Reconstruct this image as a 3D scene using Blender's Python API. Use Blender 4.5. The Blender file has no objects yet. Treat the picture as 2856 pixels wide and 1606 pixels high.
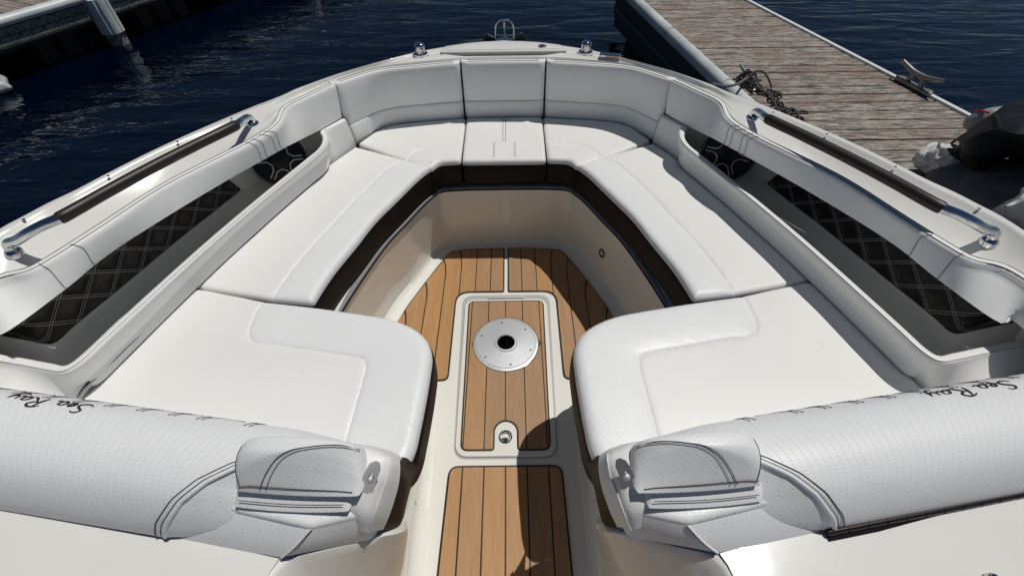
import bpy, bmesh, math, random
import numpy as np
from mathutils import Vector, Matrix
from mathutils.geometry import delaunay_2d_cdt
from mathutils import noise as mn
random.seed(7)
rng = np.random.default_rng(3)
SC = bpy.context.scene
COL = SC.collection

# ------------------------------------------------------------------ camera
CF, CP, CY, CR, CX, CH = 1270.0, math.radians(47.62), math.radians(-.0926), math.radians(.7206), .02837, 1.5
PS = 2856 / 2576
_c, _s, _cp, _sp = math.cos(CY), math.sin(CY), math.cos(CP), math.sin(CP)
R0 = Vector((_c, -_s, 0)); FH = Vector((_s, _c, 0)); ZU = Vector((0, 0, 1))
FW = FH * _cp - ZU * _sp; U0 = FH * _sp + ZU * _cp
RI = R0 * math.cos(CR) - U0 * math.sin(CR); UI = R0 * math.sin(CR) + U0 * math.cos(CR)
cam = bpy.data.cameras.new('camera'); co = bpy.data.objects.new('camera', cam); COL.objects.link(co)
cam.sensor_width = 36; cam.lens = CF * 36 / 2856; cam.clip_start = .02; cam.clip_end = 5000
co.matrix_world = Matrix(((RI.x, UI.x, -FW.x, CX), (RI.y, UI.y, -FW.y, 0), (RI.z, UI.z, -FW.z, CH), (0, 0, 0, 1)))
SC.camera = co
# ------------------------------------------------------------------ light
SUN = Vector((.33, .18, 1)).normalized()
EL = math.asin(SUN.z); AZ = math.atan2(SUN.x, SUN.y)
w = bpy.data.worlds.new('World'); SC.world = w; w.use_nodes = True
nt = w.node_tree; bg = nt.nodes['Background']; sk = nt.nodes.new('ShaderNodeTexSky')
sk.sky_type = 'NISHITA'; sk.sun_disc = False; sk.sun_elevation = EL; sk.sun_rotation = AZ
sk.air_density = .9; sk.dust_density = 0; sk.ozone_density = 2.2; sk.altitude = 1200
nt.links.new(sk.outputs[0], bg.inputs[0]); bg.inputs[1].default_value = .05
sl = bpy.data.lights.new('sun', 'SUN'); sl.energy = 5.0; sl.angle = math.radians(.5); sl.color = (1, .965, .90)
so = bpy.data.objects.new('sun', sl); COL.objects.link(so); so.rotation_euler = SUN.to_track_quat('Z', 'Y').to_euler()
SC.view_settings.view_transform = 'Standard'; SC.view_settings.look = 'None'
SC.view_settings.exposure = -.84; SC.view_settings.gamma = 1; SC.view_settings.use_curve_mapping = False
SC.cycles.max_bounces = 10; SC.cycles.diffuse_bounces = 8

# ------------------------------------------------------------------ helpers
def at(x, y, z):
    """the point of the place at height z that lies on the sight line through (x, y) of the 2576 px wide photograph"""
    x = x * PS - 1428; y = 803 - y * PS
    d = RI * x + UI * y + FW * CF
    t = (z - CH) / d.z
    return Vector((d.x * t + CX, d.y * t, z))
def V(*a): return Vector(a)
def L(z, pts):
    """polyline at height z; 2-tuples are photo points, 3-tuples are metres"""
    out = []
    for p in pts:
        if isinstance(p, Vector): out.append(p)
        elif len(p) == 2: out.append(at(p[0], p[1], z))
        elif p[2] == 'z': out.append(at(p[0], p[1], p[3]))
        else: out.append(Vector(p))
    return out
def cr(pts, n, closed=False, tension=.5):
    """centripetal-ish catmull-rom through pts, resampled to n by arc length"""
    P = [Vector(p) for p in pts]
    dense = []
    m = len(P)
    rngk = range(m if closed else m - 1)
    for i in rngk:
        p0 = P[(i - 1) % m] if (closed or i > 0) else P[0] * 2 - P[1]
        p1 = P[i]; p2 = P[(i + 1) % m]
        p3 = P[(i + 2) % m] if (closed or i + 2 < m) else P[-1] * 2 - P[-2]
        t0 = 0; t1 = t0 + max((p1 - p0).length, 1e-5) ** .5; t2 = t1 + max((p2 - p1).length, 1e-5) ** .5; t3 = t2 + max((p3 - p2).length, 1e-5) ** .5
        for k in range(14):
            t = t1 + (t2 - t1) * k / 14
            a1 = p0 * ((t1 - t) / (t1 - t0)) + p1 * ((t - t0) / (t1 - t0))
            a2 = p1 * ((t2 - t) / (t2 - t1)) + p2 * ((t - t1) / (t2 - t1))
            a3 = p2 * ((t3 - t) / (t3 - t2)) + p3 * ((t - t2) / (t3 - t2))
            b1 = a1 * ((t2 - t) / (t2 - t0)) + a2 * ((t - t0) / (t2 - t0))
            b2 = a2 * ((t3 - t) / (t3 - t1)) + a3 * ((t - t1) / (t3 - t1))
            dense.append(b1 * ((t2 - t) / (t2 - t1)) + b2 * ((t - t1) / (t2 - t1)))
    if not closed: dense.append(P[-1])
    return resample(dense, n, closed)
def resample(P, n, closed=False):
    Q = list(P) + ([P[0]] if closed else [])
    A = np.array([list(p) for p in Q]); s = np.r_[0, np.cumsum(np.linalg.norm(np.diff(A, axis=0), axis=1))]
    t = np.linspace(0, s[-1], n + (1 if closed else 0))[:n]
    return [Vector([float(np.interp(tt, s, A[:, k])) for k in range(A.shape[1])]) for tt in t]
def length(P): return sum((P[i + 1] - P[i]).length for i in range(len(P) - 1))
def fillet(pts, r, seg=6, closed=True):
    """round the corners of a 2-D/3-D polygon; r is a number or one per corner"""
    out = []; n = len(pts)
    for i in range(n):
        p = pts[i]; rr = r[i] if isinstance(r, (list, tuple)) else r
        if rr <= 0 or (not closed and i in (0, n - 1)): out.append(p.copy()); continue
        a = pts[i - 1] - p; b = pts[(i + 1) % n] - p
        k = min(rr, a.length * .48, b.length * .48)
        A = p + a.normalized() * k; B = p + b.normalized() * k
        for j in range(seg + 1):
            t = j / seg; out.append(A * (1 - t) ** 2 + p * 2 * t * (1 - t) + B * t * t)
    return out
def mx(o): return o[0] if isinstance(o, tuple) else o
MIRROR = 1     # the port side is written down; -1 builds the same thing to starboard
def fl(p): return Vector((p[0] * MIRROR, p[1], p[2]))
def obj(name, verts, faces, mat, parent=None, uv=None, smooth=35, label=None, raw=False):
    me = bpy.data.meshes.new(name)
    vs = [tuple(v) for v in verts] if (raw or MIRROR == 1) else [(-v[0], v[1], v[2]) for v in verts]
    fs = faces if (raw or MIRROR == 1) else [tuple(reversed(f)) for f in faces]
    me.from_pydata(vs, [], fs)
    if uv is not None:
        ul = me.uv_layers.new(name='UVMap')
        idx = np.empty(len(me.loops), dtype=np.int32); me.loops.foreach_get('vertex_index', idx)
        ul.data.foreach_set('uv', np.asarray(uv, dtype=np.float32)[idx].ravel())
    me.materials.append(mat)
    if smooth:
        me.shade_smooth(); me.set_sharp_from_angle(angle=math.radians(smooth))
    o = bpy.data.objects.new(name, me); COL.objects.link(o)
    if parent is not None: adopt(o, parent)
    if label: o['label'] = label
    return o
WL = {}
def adopt(o, parent):
    """parent without moving: vertices and locations stay in metres of the place"""
    o.parent = parent
    o.matrix_parent_inverse = Matrix.Translation(-WL.get(parent.name, Vector((0, 0, 0))))
    return o
def thing(name, label, cat, loc, group=None):
    e = bpy.data.objects.new(name, None); COL.objects.link(e); e.location = loc; e.empty_display_size = .1; WL[e.name] = Vector(loc)
    e['label'] = label; e['category'] = cat
    if group: e['group'] = group
    return e
def tag(o, label, cat, group=None):
    o['label'] = label; o['category'] = cat
    if group: o['group'] = group
    return o
def gridmesh(rows, closed_u=False, closed_v=False, flip=False):
    n = len(rows); m = len(rows[0]); vs = [p for r in rows for p in r]; fs = []
    for i in range(n if closed_u else n - 1):
        for j in range(m if closed_v else m - 1):
            a = i * m + j; b = i * m + (j + 1) % m; c = ((i + 1) % n) * m + (j + 1) % m; d = ((i + 1) % n) * m + j
            fs.append((a, d, c, b) if flip else (a, b, c, d))
    A = np.array([[list(p) for p in r] for r in rows])
    u = np.r_[0, np.cumsum(np.linalg.norm(np.diff(A, axis=1), axis=2).mean(axis=0))]
    v = np.r_[0, np.cumsum(np.linalg.norm(np.diff(A, axis=0), axis=2).mean(axis=1))]
    uv = [(u[j], v[i]) for i in range(n) for j in range(m)]
    return vs, fs, uv
def loft(name, rows, mat, parent=None, n=60, curve=True, smooth=40, flip=False, label=None, ends=0, closed_v=False, prof=0):
    R = [cr(r, n) if curve else resample(r, n) for r in rows]
    if prof:     # smooth across the rows too
        cols = [cr([R[i][j] for i in range(len(R))], prof) for j in range(n)]
        R = [[cols[j][i] for j in range(n)] for i in range(prof)]
    vs, fs, uv = gridmesh(R, closed_v=closed_v, flip=flip)
    return obj(name, vs, fs, mat, parent, uv, smooth, label)
def tube(name, pts, rad, mat, parent=None, res=10, n=None, curve=True, label=None, cap=True, raw=False):
    P = cr(pts, n or max(8, len(pts) * 6)) if curve else [Vector(p) for p in pts]
    m = len(P); rr = rad if callable(rad) else (lambda t: rad)
    vs = []; fs = []; up = Vector((0, 0, 1)); prev = None
    for i, p in enumerate(P):
        t = (P[min(i + 1, m - 1)] - P[max(i - 1, 0)]).normalized()
        if prev is None:
            a = t.cross(up)
            if a.length < .1: a = t.cross(Vector((1, 0, 0)))
            a.normalize()
        else:
            a = (prev - t * prev.dot(t)).normalized()
        prev = a; b = t.cross(a)
        r = rr(i / (m - 1))
        for k in range(res):
            g = 2 * math.pi * k / res; vs.append(p + (a * math.cos(g) + b * math.sin(g)) * r)
    for i in range(m - 1):
        for k in range(res):
            fs.append((i * res + k, i * res + (k + 1) % res, (i + 1) * res + (k + 1) % res, (i + 1) * res + k))
    if cap: fs.append(tuple(range(res))[::-1]); fs.append(tuple((m - 1) * res + k for k in range(res)))
    uv = [(i / (m - 1) * length(P), (k / res) * .1) for i in range(m) for k in range(res)]
    return obj(name, vs, fs, mat, parent, uv, 50, label, raw)
def lathe(name, prof, c, mat, parent=None, axis=None, res=28, label=None, raw=False):
    ax = (axis or ZU).normalized(); a = ax.orthogonal().normalized(); b = ax.cross(a)
    c = Vector(c); vs = []; fs = []; m = len(prof)
    for (r, h) in prof:
        for k in range(res):
            g = 2 * math.pi * k / res; vs.append(c + ax * h + (a * math.cos(g) + b * math.sin(g)) * r)
    for i in range(m - 1):
        for k in range(res):
            fs.append((i * res + k, i * res + (k + 1) % res, (i + 1) * res + (k + 1) % res, (i + 1) * res + k))
    return obj(name, vs, fs, mat, parent, None, 40, label, raw)
def slab(name, poly, z0, z1, mat, parent=None, bev=.001, label=None, seg=1, smooth=30):
    """upright prism over a polygon with a small bevel on its top edge"""
    me = bmesh.new()
    vs = [me.verts.new((p[0], p[1], z0)) for p in poly]
    f = me.faces.new(vs)
    if f.normal.z == 0: f.normal_update()
    f.normal_update()
    if f.normal.z > 0: f.normal_flip()
    r = bmesh.ops.extrude_face_region(me, geom=[f])
    tv = [v for v in r['geom'] if isinstance(v, bmesh.types.BMVert)]
    for v in tv: v.co.z = z1
    if bev:
        te = [e for e in me.edges if all(abs(v.co.z - z1) < 1e-7 for v in e.verts)]
        try: bmesh.ops.bevel(me, geom=te, offset=bev, segments=seg, affect='EDGES', profile=.5)
        except Exception: pass
    bmesh.ops.triangulate(me, faces=[f for f in me.faces if len(f.verts) > 4])
    bmesh.ops.recalc_face_normals(me, faces=me.faces)
    me.verts.index_update()
    V_ = [v.co.copy() for v in me.verts]; F_ = [tuple(v.index for v in f.verts) for f in me.faces]
    me.free()
    return obj(name, V_, F_, mat, parent, [(v.x, v.y) for v in V_], smooth, label)
def boxm(name, c, d, mat, parent=None, rot=0, bev=.004, label=None, raw=True):
    me = bmesh.new(); bmesh.ops.create_cube(me, size=1)
    for v in me.verts: v.co = Vector((v.co.x * d[0], v.co.y * d[1], v.co.z * d[2]))
    if bev: bmesh.ops.bevel(me, geom=list(me.edges), offset=bev, segments=2, affect='EDGES')
    M = Matrix.Translation(c) @ Matrix.Rotation(rot, 4, 'Z')
    V_ = [v.co.copy() for v in me.verts]; me.verts.index_update()
    F_ = [tuple(v.index for v in f.verts) for f in me.faces]; me.free()
    uv = [(v.x, v.y + v.z * .7) for v in V_]
    return obj(name, [M @ v for v in V_], F_, mat, parent, uv, 35, label, raw)
def segdist(P, line, closed=False):
    """distance of 2-D points to a polyline"""
    A = np.array([[p[0], p[1]] for p in line]); B = np.roll(A, -1, axis=0) if closed else A[1:]
    A = A if closed else A[:-1]
    best = np.full(len(P), 9.0)
    for a, b in zip(A, B):
        ab = b - a; l2 = max(ab @ ab, 1e-12)
        t = np.clip(((P - a) @ ab) / l2, 0, 1)
        best = np.minimum(best, np.linalg.norm(P - (a + t[:, None] * ab), axis=1))
    return best
def inside(P, poly):
    A = np.array([[p[0], p[1]] for p in poly]); B = np.roll(A, -1, axis=0); c = np.zeros(len(P), bool)
    for (x1, y1), (x2, y2) in zip(A, B):
        m = ((y1 > P[:, 1]) != (y2 > P[:, 1]))
        with np.errstate(divide='ignore', invalid='ignore'):
            xi = (x2 - x1) * (P[:, 1] - y1) / (y2 - y1 + 1e-15) + x1
        c ^= m & (P[:, 0] < xi)
    return c
def cushion(name, poly, z1, r, mat, parent=None, creases=(), regions=(), drop=.008, step=.016, zf=None, label=None, puff=.003, mat2=None):
    """upholstered top: rounded edge of radius r, sewn creases pressed in, rolled regions standing up"""
    B = resample([Vector((p[0], p[1])) for p in poly], max(24, int(length([Vector((p[0], p[1])) for p in poly]) / .010)), closed=True)
    b = np.array([list(p) for p in B]); n = len(b)
    t = np.roll(b, -1, 0) - np.roll(b, 1, 0); t /= np.linalg.norm(t, axis=1)[:, None]; nr = np.c_[-t[:, 1], t[:, 0]]
    if not inside(b[:1] + nr[:1] * .002, b)[0]: nr = -nr
    ex = [b + nr * d for d in (r * .12, r * .35, r * .7, r * 1.1, r * 1.8)]
    lines = [[Vector((p[0], p[1])) for p in c[0]] for c in creases] + [[Vector((p[0], p[1])) for p in c[0]] for c in regions]
    for l in lines:
        q = resample(l, max(4, int(length(l) / .010))); q = np.array([list(p) for p in q])
        tt = np.gradient(q, axis=0); tt /= np.linalg.norm(tt, axis=1)[:, None] + 1e-9; nn = np.c_[-tt[:, 1], tt[:, 0]]
        ex += [q + nn * d for d in (0, .003, -.003, .008, -.008)]
    x0, y0 = b.min(0); x1, y1 = b.max(0)
    gx, gy = np.meshgrid(np.arange(x0, x1, step), np.arange(y0, y1, step)); g = np.c_[gx.ravel(), gy.ravel()]
    g = g + rng.uniform(-.15, .15, g.shape) * step
    P = np.vstack(ex + [g]); P = P[inside(P, b)]; d = segdist(P, b, True); P = P[d > r * .08]
    # thin out near-duplicates
    key = np.round(P / .0022).astype(int); _, ui = np.unique(key, axis=0, return_index=True); P = P[np.sort(ui)]
    allp = [Vector(p) for p in b] + [Vector(p) for p in P]
    res = delaunay_2d_cdt(allp, [], [list(range(n))], 1, 1e-6)
    v2 = np.array([list(p) for p in res[0]]); F = [tuple(f) for f in res[2]]; orig = res[3]
    d = segdist(v2, b, True)
    k = np.clip(d / r, 0, 1); z = z1 - r + r * np.sqrt(np.clip(1 - (1 - k) ** 2, 0, 1))
    z += puff * (1 - np.exp(-d / .05))
    for (pl, h, wd, side) in regions:
        dd = segdist(v2, pl); ins = inside(v2, side)
        z += np.where(ins, h * (1 - np.exp(-dd / wd)), 0) * np.clip(d / (r * 1.5), 0, 1)
    for (pl, dep, wd) in creases:
        dd = segdist(v2, pl); z -= dep * np.exp(-(dd / wd) ** 2) * (.35 + .65 * np.clip(d / r, 0, 1))
    if zf is not None: z += zf(v2)
    und = np.array([mn.noise(Vector((a[0] * 6 + z1, a[1] * 6, 1.7))) for a in v2]); puc = np.array([mn.noise(Vector((a[0] * 55, a[1] * 55, 4.2))) for a in v2])
    ds = d.copy()
    for c_ in creases: ds = np.minimum(ds, segdist(v2, c_[0]))
    z += .0020 * und * np.clip(d / .03, 0, 1) + .0011 * puc * np.exp(-ds / .022) * np.clip(d / .004, 0, 1)
    verts = [Vector((a[0], a[1], zz)) for a, zz in zip(v2, z)]
    # boundary ring -> skirt
    ring = {}
    for i, o in enumerate(orig):
        for q in o:
            if q < n: ring[q] = i
    rg = [ring[i] for i in range(n) if i in ring]
    base = len(verts); m = len(rg)
    for i in rg: verts.append(Vector((v2[i][0], v2[i][1], z[i] - drop)))
    a0 = np.array([v2[rg[i]] for i in range(m)]); area = .5 * np.sum(a0[:, 0] * np.roll(a0[:, 1], -1) - np.roll(a0[:, 0], -1) * a0[:, 1])
    for i in range(m):
        j = (i + 1) % m
        q = (rg[i], base + i, base + j, rg[j]) if area > 0 else (rg[j], base + j, base + i, rg[i])
        F.append(q)
    # make every top face look up
    out = []
    for f in F:
        if len(f) == 3:
            a, bb, c = (verts[i] for i in f)
            if (bb - a).cross(c - a).z < 0: f = f[::-1]
        out.append(f)
    o = obj(name, verts, out, mat, parent, [(v[0], v[1]) for v in verts], 55, label)
    if mat2 is not None:
        o.data.materials.append(mat2)
        cen = np.array([[sum(verts[i][0] for i in f) / len(f), sum(verts[i][1] for i in f) / len(f)] for f in out])
        mi = np.zeros(len(out), dtype=np.int32)
        for (pl, hh, wd, side) in regions: mi |= inside(cen, side).astype(np.int32)
        o.data.polygons.foreach_set('material_index', mi)
    return o
def skirt(name, poly, z0, z1, mat, parent=None, bulge=.006, inset=.001, label=None):
    """upright upholstered side below a cushion's top"""
    B = resample([Vector((p[0], p[1])) for p in poly], max(24, int(length([Vector((p[0], p[1])) for p in poly]) / .014)), closed=True)
    b = np.array([list(p) for p in B]); t = np.roll(b, -1, 0) - np.roll(b, 1, 0); t /= np.linalg.norm(t, axis=1)[:, None]; nr = np.c_[-t[:, 1], t[:, 0]]
    if not inside(b[:1] + nr[:1] * .002, b)[0]: nr = -nr
    rows = []
    for k in range(9):
        s = k / 8; o = bulge * (4 * s * (1 - s)) ** .5 - inset - (.004 if k in (0, 8) else 0)
        q = b - nr * o; rows.append([Vector((p[0], p[1], z0 + (z1 - z0) * s)) for p in q])
    vs, fs, uv = gridmesh(rows, closed_v=True)
    n = len(B); fs.append(tuple(range(n)))
    return obj(name, vs, fs, mat, parent, uv, 50, label)

# ------------------------------------------------------------------ materials
def mat(name, col, rough=.5, metal=0, coat=0, spec=.5):
    m = bpy.data.materials.new(name); m.use_nodes = True; b = m.node_tree.nodes['Principled BSDF']
    b.inputs['Base Color'].default_value = (*col, 1); b.inputs['Roughness'].default_value = rough
    b.inputs['Metallic'].default_value = metal; b.inputs['Coat Weight'].default_value = coat
    b.inputs['Coat Roughness'].default_value = .04; b.inputs['Specular IOR Level'].default_value = spec
    return m
class N:
    def __init__(s, m): s.m = m; s.t = m.node_tree; s.b = s.t.nodes['Principled BSDF']
    def n(s, ty, **k):
        o = s.t.nodes.new(ty)
        for a, v in k.items():
            if a.startswith('i_'): o.inputs[a[2:].replace('_', ' ')].default_value = v
            else: setattr(o, a, v)
        return o
    def l(s, a, b): s.t.links.new(a, b)
    def math(s, op, a, b=None, c=None):
        o = s.n('ShaderNodeMath', operation=op)
        for i, v in enumerate((a, b, c)):
            if v is None: continue
            if isinstance(v, (int, float)): o.inputs[i].default_value = v
            else: s.l(v, o.inputs[i])
        return o.outputs[0]
    def coord(s, kind='Object', scale=(1, 1, 1), rot=(0, 0, 0)):
        tc = s.n('ShaderNodeTexCoord'); mp = s.n('ShaderNodeMapping'); s.l(tc.outputs[kind], mp.inputs[0])
        mp.inputs['Scale'].default_value = scale; mp.inputs['Rotation'].default_value = rot; return mp.outputs[0]
    def noise(s, vec, scale, detail=3, rough=.5, dist=0):
        o = s.n('ShaderNodeTexNoise'); s.l(vec, o.inputs['Vector']); o.inputs['Scale'].default_value = scale
        o.inputs['Detail'].default_value = detail; o.inputs['Roughness'].default_value = rough; o.inputs['Distortion'].default_value = dist
        return o.outputs['Fac']
    def ramp(s, fac, stops):
        o = s.n('ShaderNodeValToRGB'); s.l(fac, o.inputs[0]); e = o.color_ramp.elements
        while len(e) < len(stops): e.new(.5)
        for q, (p, c) in zip(e, stops): q.position = p; q.color = (*c, 1) if len(c) == 3 else c
        return o.outputs[0]
    def mix(s, fac, a, b, blend='MIX'):
        o = s.n('ShaderNodeMix', data_type='RGBA', blend_type=blend)
        for i, v in ((0, fac), (6, a), (7, b)):
            if isinstance(v, (int, float)): o.inputs[i].default_value = v
            elif isinstance(v, tuple): o.inputs[i].default_value = (*v, 1)
            else: s.l(v, o.inputs[i])
        return o.outputs[2]
    def bump(s, h, strength, dist, prev=None):
        o = s.n('ShaderNodeBump'); s.l(h, o.inputs['Height']); o.inputs['Strength'].default_value = strength; o.inputs['Distance'].default_value = dist
        if prev: s.l(prev, o.inputs['Normal'])
        return o.outputs[0]
    def normal(s, n): s.l(n, s.b.inputs['Normal'])
    def color(s, c): s.l(c, s.b.inputs['Base Color'])

def vinyl(name, col, rough=.42, perf=0, grain=.00025, smudge=.03):
    m = mat(name, col, rough, spec=.4); g = N(m)
    oc = g.coord('Object'); uv = g.coord('UV')
    fine = g.noise(oc, 900, 2, .6); nb = g.bump(fine, .35, grain * 1.6)
    soft = g.noise(oc, 9, 2, .5); nb = g.bump(soft, .5, .0035, nb)
    big = g.noise(oc, 2.2, 4, .6)
    c = g.ramp(big, [(.3, tuple(v * (1 - smudge) for v in col)), (.7, tuple(min(v * (1 + smudge * .4), .9) for v in col))])
    sp_n = g.noise(g.coord('Object', (1, 1, 1), (0, 0, .4)), 85, 2, .5); sp_m = g.noise(oc, 3.1, 2, .5)
    spm = g.math('MULTIPLY', g.math('GREATER_THAN', sp_n, .765), g.math('GREATER_THAN', sp_m, .5))
    c = g.mix(g.math('MULTIPLY', spm, .55), c, tuple(v * .45 for v in col))
    if perf:
        sp = g.n('ShaderNodeSeparateXYZ'); g.l(uv, sp.inputs[0])
        a = g.math('MULTIPLY', g.math('ADD', sp.outputs[0], sp.outputs[1]), 1 / perf)
        b = g.math('MULTIPLY', g.math('SUBTRACT', sp.outputs[0], sp.outputs[1]), 1 / perf)
        fa = g.math('SUBTRACT', g.math('FRACT', a), .5); fb = g.math('SUBTRACT', g.math('FRACT', b), .5)
        d = g.math('SQRT', g.math('ADD', g.math('MULTIPLY', fa, fa), g.math('MULTIPLY', fb, fb)))
        h = g.math('SMOOTH_MIN', g.math('MULTIPLY', d, 1 / .14), 1.0, .3)
        nb = g.bump(h, .8, .0009, nb)
        hole = g.math('LESS_THAN', d, .055)
        c = g.mix(hole, c, tuple(v * .72 for v in col))  # shade inside each perforation put into the colour
    g.color(c); g.normal(nb)
    return m
M_vinyl = vinyl('white_vinyl', (.80, .80, .785))
M_perf = vinyl('perforated_white_vinyl', (.81, .82, .835), .38, perf=.0165)
M_perf2 = vinyl('finely_perforated_white_vinyl', (.80, .81, .82), .38, perf=.0125)
M_grey = vinyl('pale_grey_vinyl', (.82, .825, .815), .48)
M_dark = vinyl('dark_brown_vinyl', (.010, .0062, .005), .55, smudge=.1); M_dark.node_tree.nodes['Principled BSDF'].inputs['Specular IOR Level'].default_value = .22
M_gel = mat('white_gelcoat', (.78, .775, .745), .16, coat=.6)
g = N(M_gel); n1 = g.noise(g.coord(), 3, 3, .5); g.color(g.ramp(n1, [(.3, (.755, .75, .715)), (.7, (.80, .795, .765))])); g.normal(g.bump(g.noise(g.coord(), 6, 1), .25, .004))
M_liner = mat('cream_liner_gelcoat', (.70, .67, .61), .22, coat=.5)
g = N(M_liner); g.color(g.ramp(g.noise(g.coord(), 2.5, 4, .55), [(.3, (.75, .75, .70)), (.7, (.81, .81, .76))])); g.normal(g.bump(g.noise(g.coord(), 5, 1), .25, .005))
M_deckg = mat('cream_white_floor_gelcoat', (.78, .77, .71), .25, coat=.4)
g = N(M_deckg); s1 = g.noise(g.coord(), 120, 2, .6); g.color(g.mix(g.ramp(s1, [(.66, (0, 0, 0)), (.74, (.35, .35, .35))]), (.78, .77, .715), (.5, .46, .40))); g.normal(g.bump(g.noise(g.coord(), 7, 1), .2, .003))
M_chrome = mat('polished_steel', (.64, .65, .68), .05, 1)
M_gray = mat('grey_cast_aluminium', (.30, .29, .27), .42, .85)
M_plate = mat('brushed_aluminium', (.78, .79, .81), .42, .62)
g = N(M_plate); g.normal(g.bump(g.noise(g.coord(), 700, 3, .7), .5, .0006)); g.color(g.ramp(g.noise(g.coord(), 300, 3, .7), [(.35, (.46, .48, .50)), (.65, (.74, .75, .77))]))
M_bore = mat('dull_steel_bore', (.16, .16, .155), .4, 1)
M_black = mat('black_rubber', (.008, .008, .009), .5)
M_grip = vinyl('black_brown_leather_grip', (.022, .016, .014), .42)
M_stitch = mat('dark_grey_thread', (.035, .035, .045), .7)
M_stitchl = mat('pale_grey_thread', (.34, .34, .34), .7)
M_crease = mat('shadow_grey_welt', (.42, .42, .42), .6)
M_ink = mat('dark_embroidery', (.018, .008, .012), .6)
M_caulk = mat('black_caulk', (.016, .009, .007), .6)
M_spk = mat('speaker_silver_spoke', (.62, .62, .62), .45, .0)
M_spkb = mat('speaker_black_mesh', (.006, .006, .006), .4)
M_hinge = mat('dark_bronze_hinge', (.055, .045, .04), .3, .8)

def teak(name):
    m = mat(name, (.40, .22, .10), .55); g = N(m)
    oi = g.n('ShaderNodeObjectInfo'); tc = g.n('ShaderNodeTexCoord'); mp = g.n('ShaderNodeMapping'); g.l(tc.outputs['Object'], mp.inputs[0])
    mp.inputs['Scale'].default_value = (1, .02, 1)
    f = g.noise(mp.outputs[0], 650, 3, .6)
    mp2 = g.coord('Object', (1, .12, 1)); f2 = g.noise(mp2, 45, 4, .6)
    blotch = g.noise(g.coord(), 4, 3, .6)
    c = g.ramp(f, [(.3, (.30, .155, .062)), (.5, (.40, .222, .098)), (.72, (.52, .31, .155))])
    c = g.mix(.35, c, g.ramp(f2, [(.35, (.34, .19, .085)), (.65, (.50, .29, .14))]))
    c = g.mix(g.math('MULTIPLY', blotch, .35), c, (.40, .235, .12))
    hv = g.n('ShaderNodeHueSaturation'); g.l(c, hv.inputs['Color'])
    g.l(g.math('ADD', g.math('MULTIPLY', oi.outputs['Random'], .20), .88), hv.inputs['Value']); g.l(g.math('ADD', g.math('MULTIPLY', oi.outputs['Random'], .14), .95), hv.inputs['Saturation'])
    g.color(hv.outputs[0]); g.normal(g.bump(f, .5, .0005)); return m
M_teak = teak('synthetic_teak')

def quilt():
    m = mat('dark_quilted_vinyl', (.012, .008, .008), .42); g = N(m)
    tc = g.n('ShaderNodeTexCoord'); sp = g.n('ShaderNodeSeparateXYZ'); g.l(tc.outputs['UV'], sp.inputs[0])
    u = g.math('MULTIPLY', sp.outputs[0], 1 / .105); v = g.math('MULTIPLY', sp.outputs[1], 1 / .078)
    hs = []; ln = []
    dash = g.math('LESS_THAN', g.math('FRACT', g.math('MULTIPLY', sp.outputs[1], 1 / .0042)), .72)
    for a in (g.math('ADD', u, v), g.math('SUBTRACT', u, v)):
        d = g.math('ABSOLUTE', g.math('SUBTRACT', g.math('FRACT', a), .5))       # .5 at cell edge
        e = g.math('SUBTRACT', .5, d)                                            # distance from the seam
        hs.append(e)
        ln.append(g.math('LESS_THAN', g.math('ABSOLUTE', g.math('SUBTRACT', e, .05)), .013))
    e = g.math('MINIMUM', hs[0], hs[1]); h = g.math('SMOOTH_MIN', g.math('MULTIPLY', e, 3.0), .8, .5)
    g.normal(g.bump(h, 1.0, .007))
    l = g.math('MULTIPLY', g.math('MAXIMUM', ln[0], ln[1]), dash)
    g.color(g.mix(l, (.009, .006, .006), (.46, .43, .41)))
    return m
M_quilt = quilt()

def weathered(name, a, b, c_, sx=1, axis=0):
    m = mat(name, a, .85); g = N(m); sc = (1, 9, 9) if axis == 0 else (9, 1, 9)
    oi = g.n('ShaderNodeObjectInfo'); tc = g.n('ShaderNodeTexCoord')
    off = g.n('ShaderNodeVectorMath', operation='ADD'); g.l(tc.outputs['Object'], off.inputs[0])
    cmb = g.n('ShaderNodeCombineXYZ')
    for i in range(3): g.l(g.math('MULTIPLY', oi.outputs['Random'], 17.0 + i * 5), cmb.inputs[i])
    g.l(cmb.outputs[0], off.inputs[1])
    mp = g.n('ShaderNodeMapping'); g.l(off.outputs[0], mp.inputs[0]); mp.inputs['Scale'].default_value = sc
    f = g.noise(mp.outputs[0], 7 * sx, 6, .68, .6); f2 = g.noise(mp.outputs[0], 24 * sx, 4, .7, .3)
    st = g.noise(g.coord('Object', (.8, 1.6, 1)), 2.6, 5, .65)
    col = g.ramp(f, [(.36, b), (.47, tuple((p + q) / 2 for p, q in zip(a, b))), (.56, a), (.7, tuple(v * 1.18 for v in a))])
    col = g.mix(g.ramp(f2, [(.38, (.9, .9, .9)), (.50, (0, 0, 0))]), col, b)
    col = g.mix(g.ramp(st, [(.48, (0, 0, 0)), (.70, (.7, .7, .7))]), col, c_)
    g.color(col); g.normal(g.bump(f2, .9, .004, g.bump(f, .7, .006)))
    return m
M_wood = weathered('weathered_grey_plank', (.45, .40, .352), (.045, .034, .030), (.20, .125, .10))
M_wood2 = weathered('grey_dock_fascia', (.42, .43, .40), (.05, .05, .05), (.13, .13, .11), .6)
M_woodd = mat('dark_timber_and_shade', (.022, .028, .04), .7)  # dark timber, also for the sheets that stand for shade under the docks
M_rail = mat('pale_vinyl_dock_bumper', (.62, .66, .67), .4)
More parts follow.
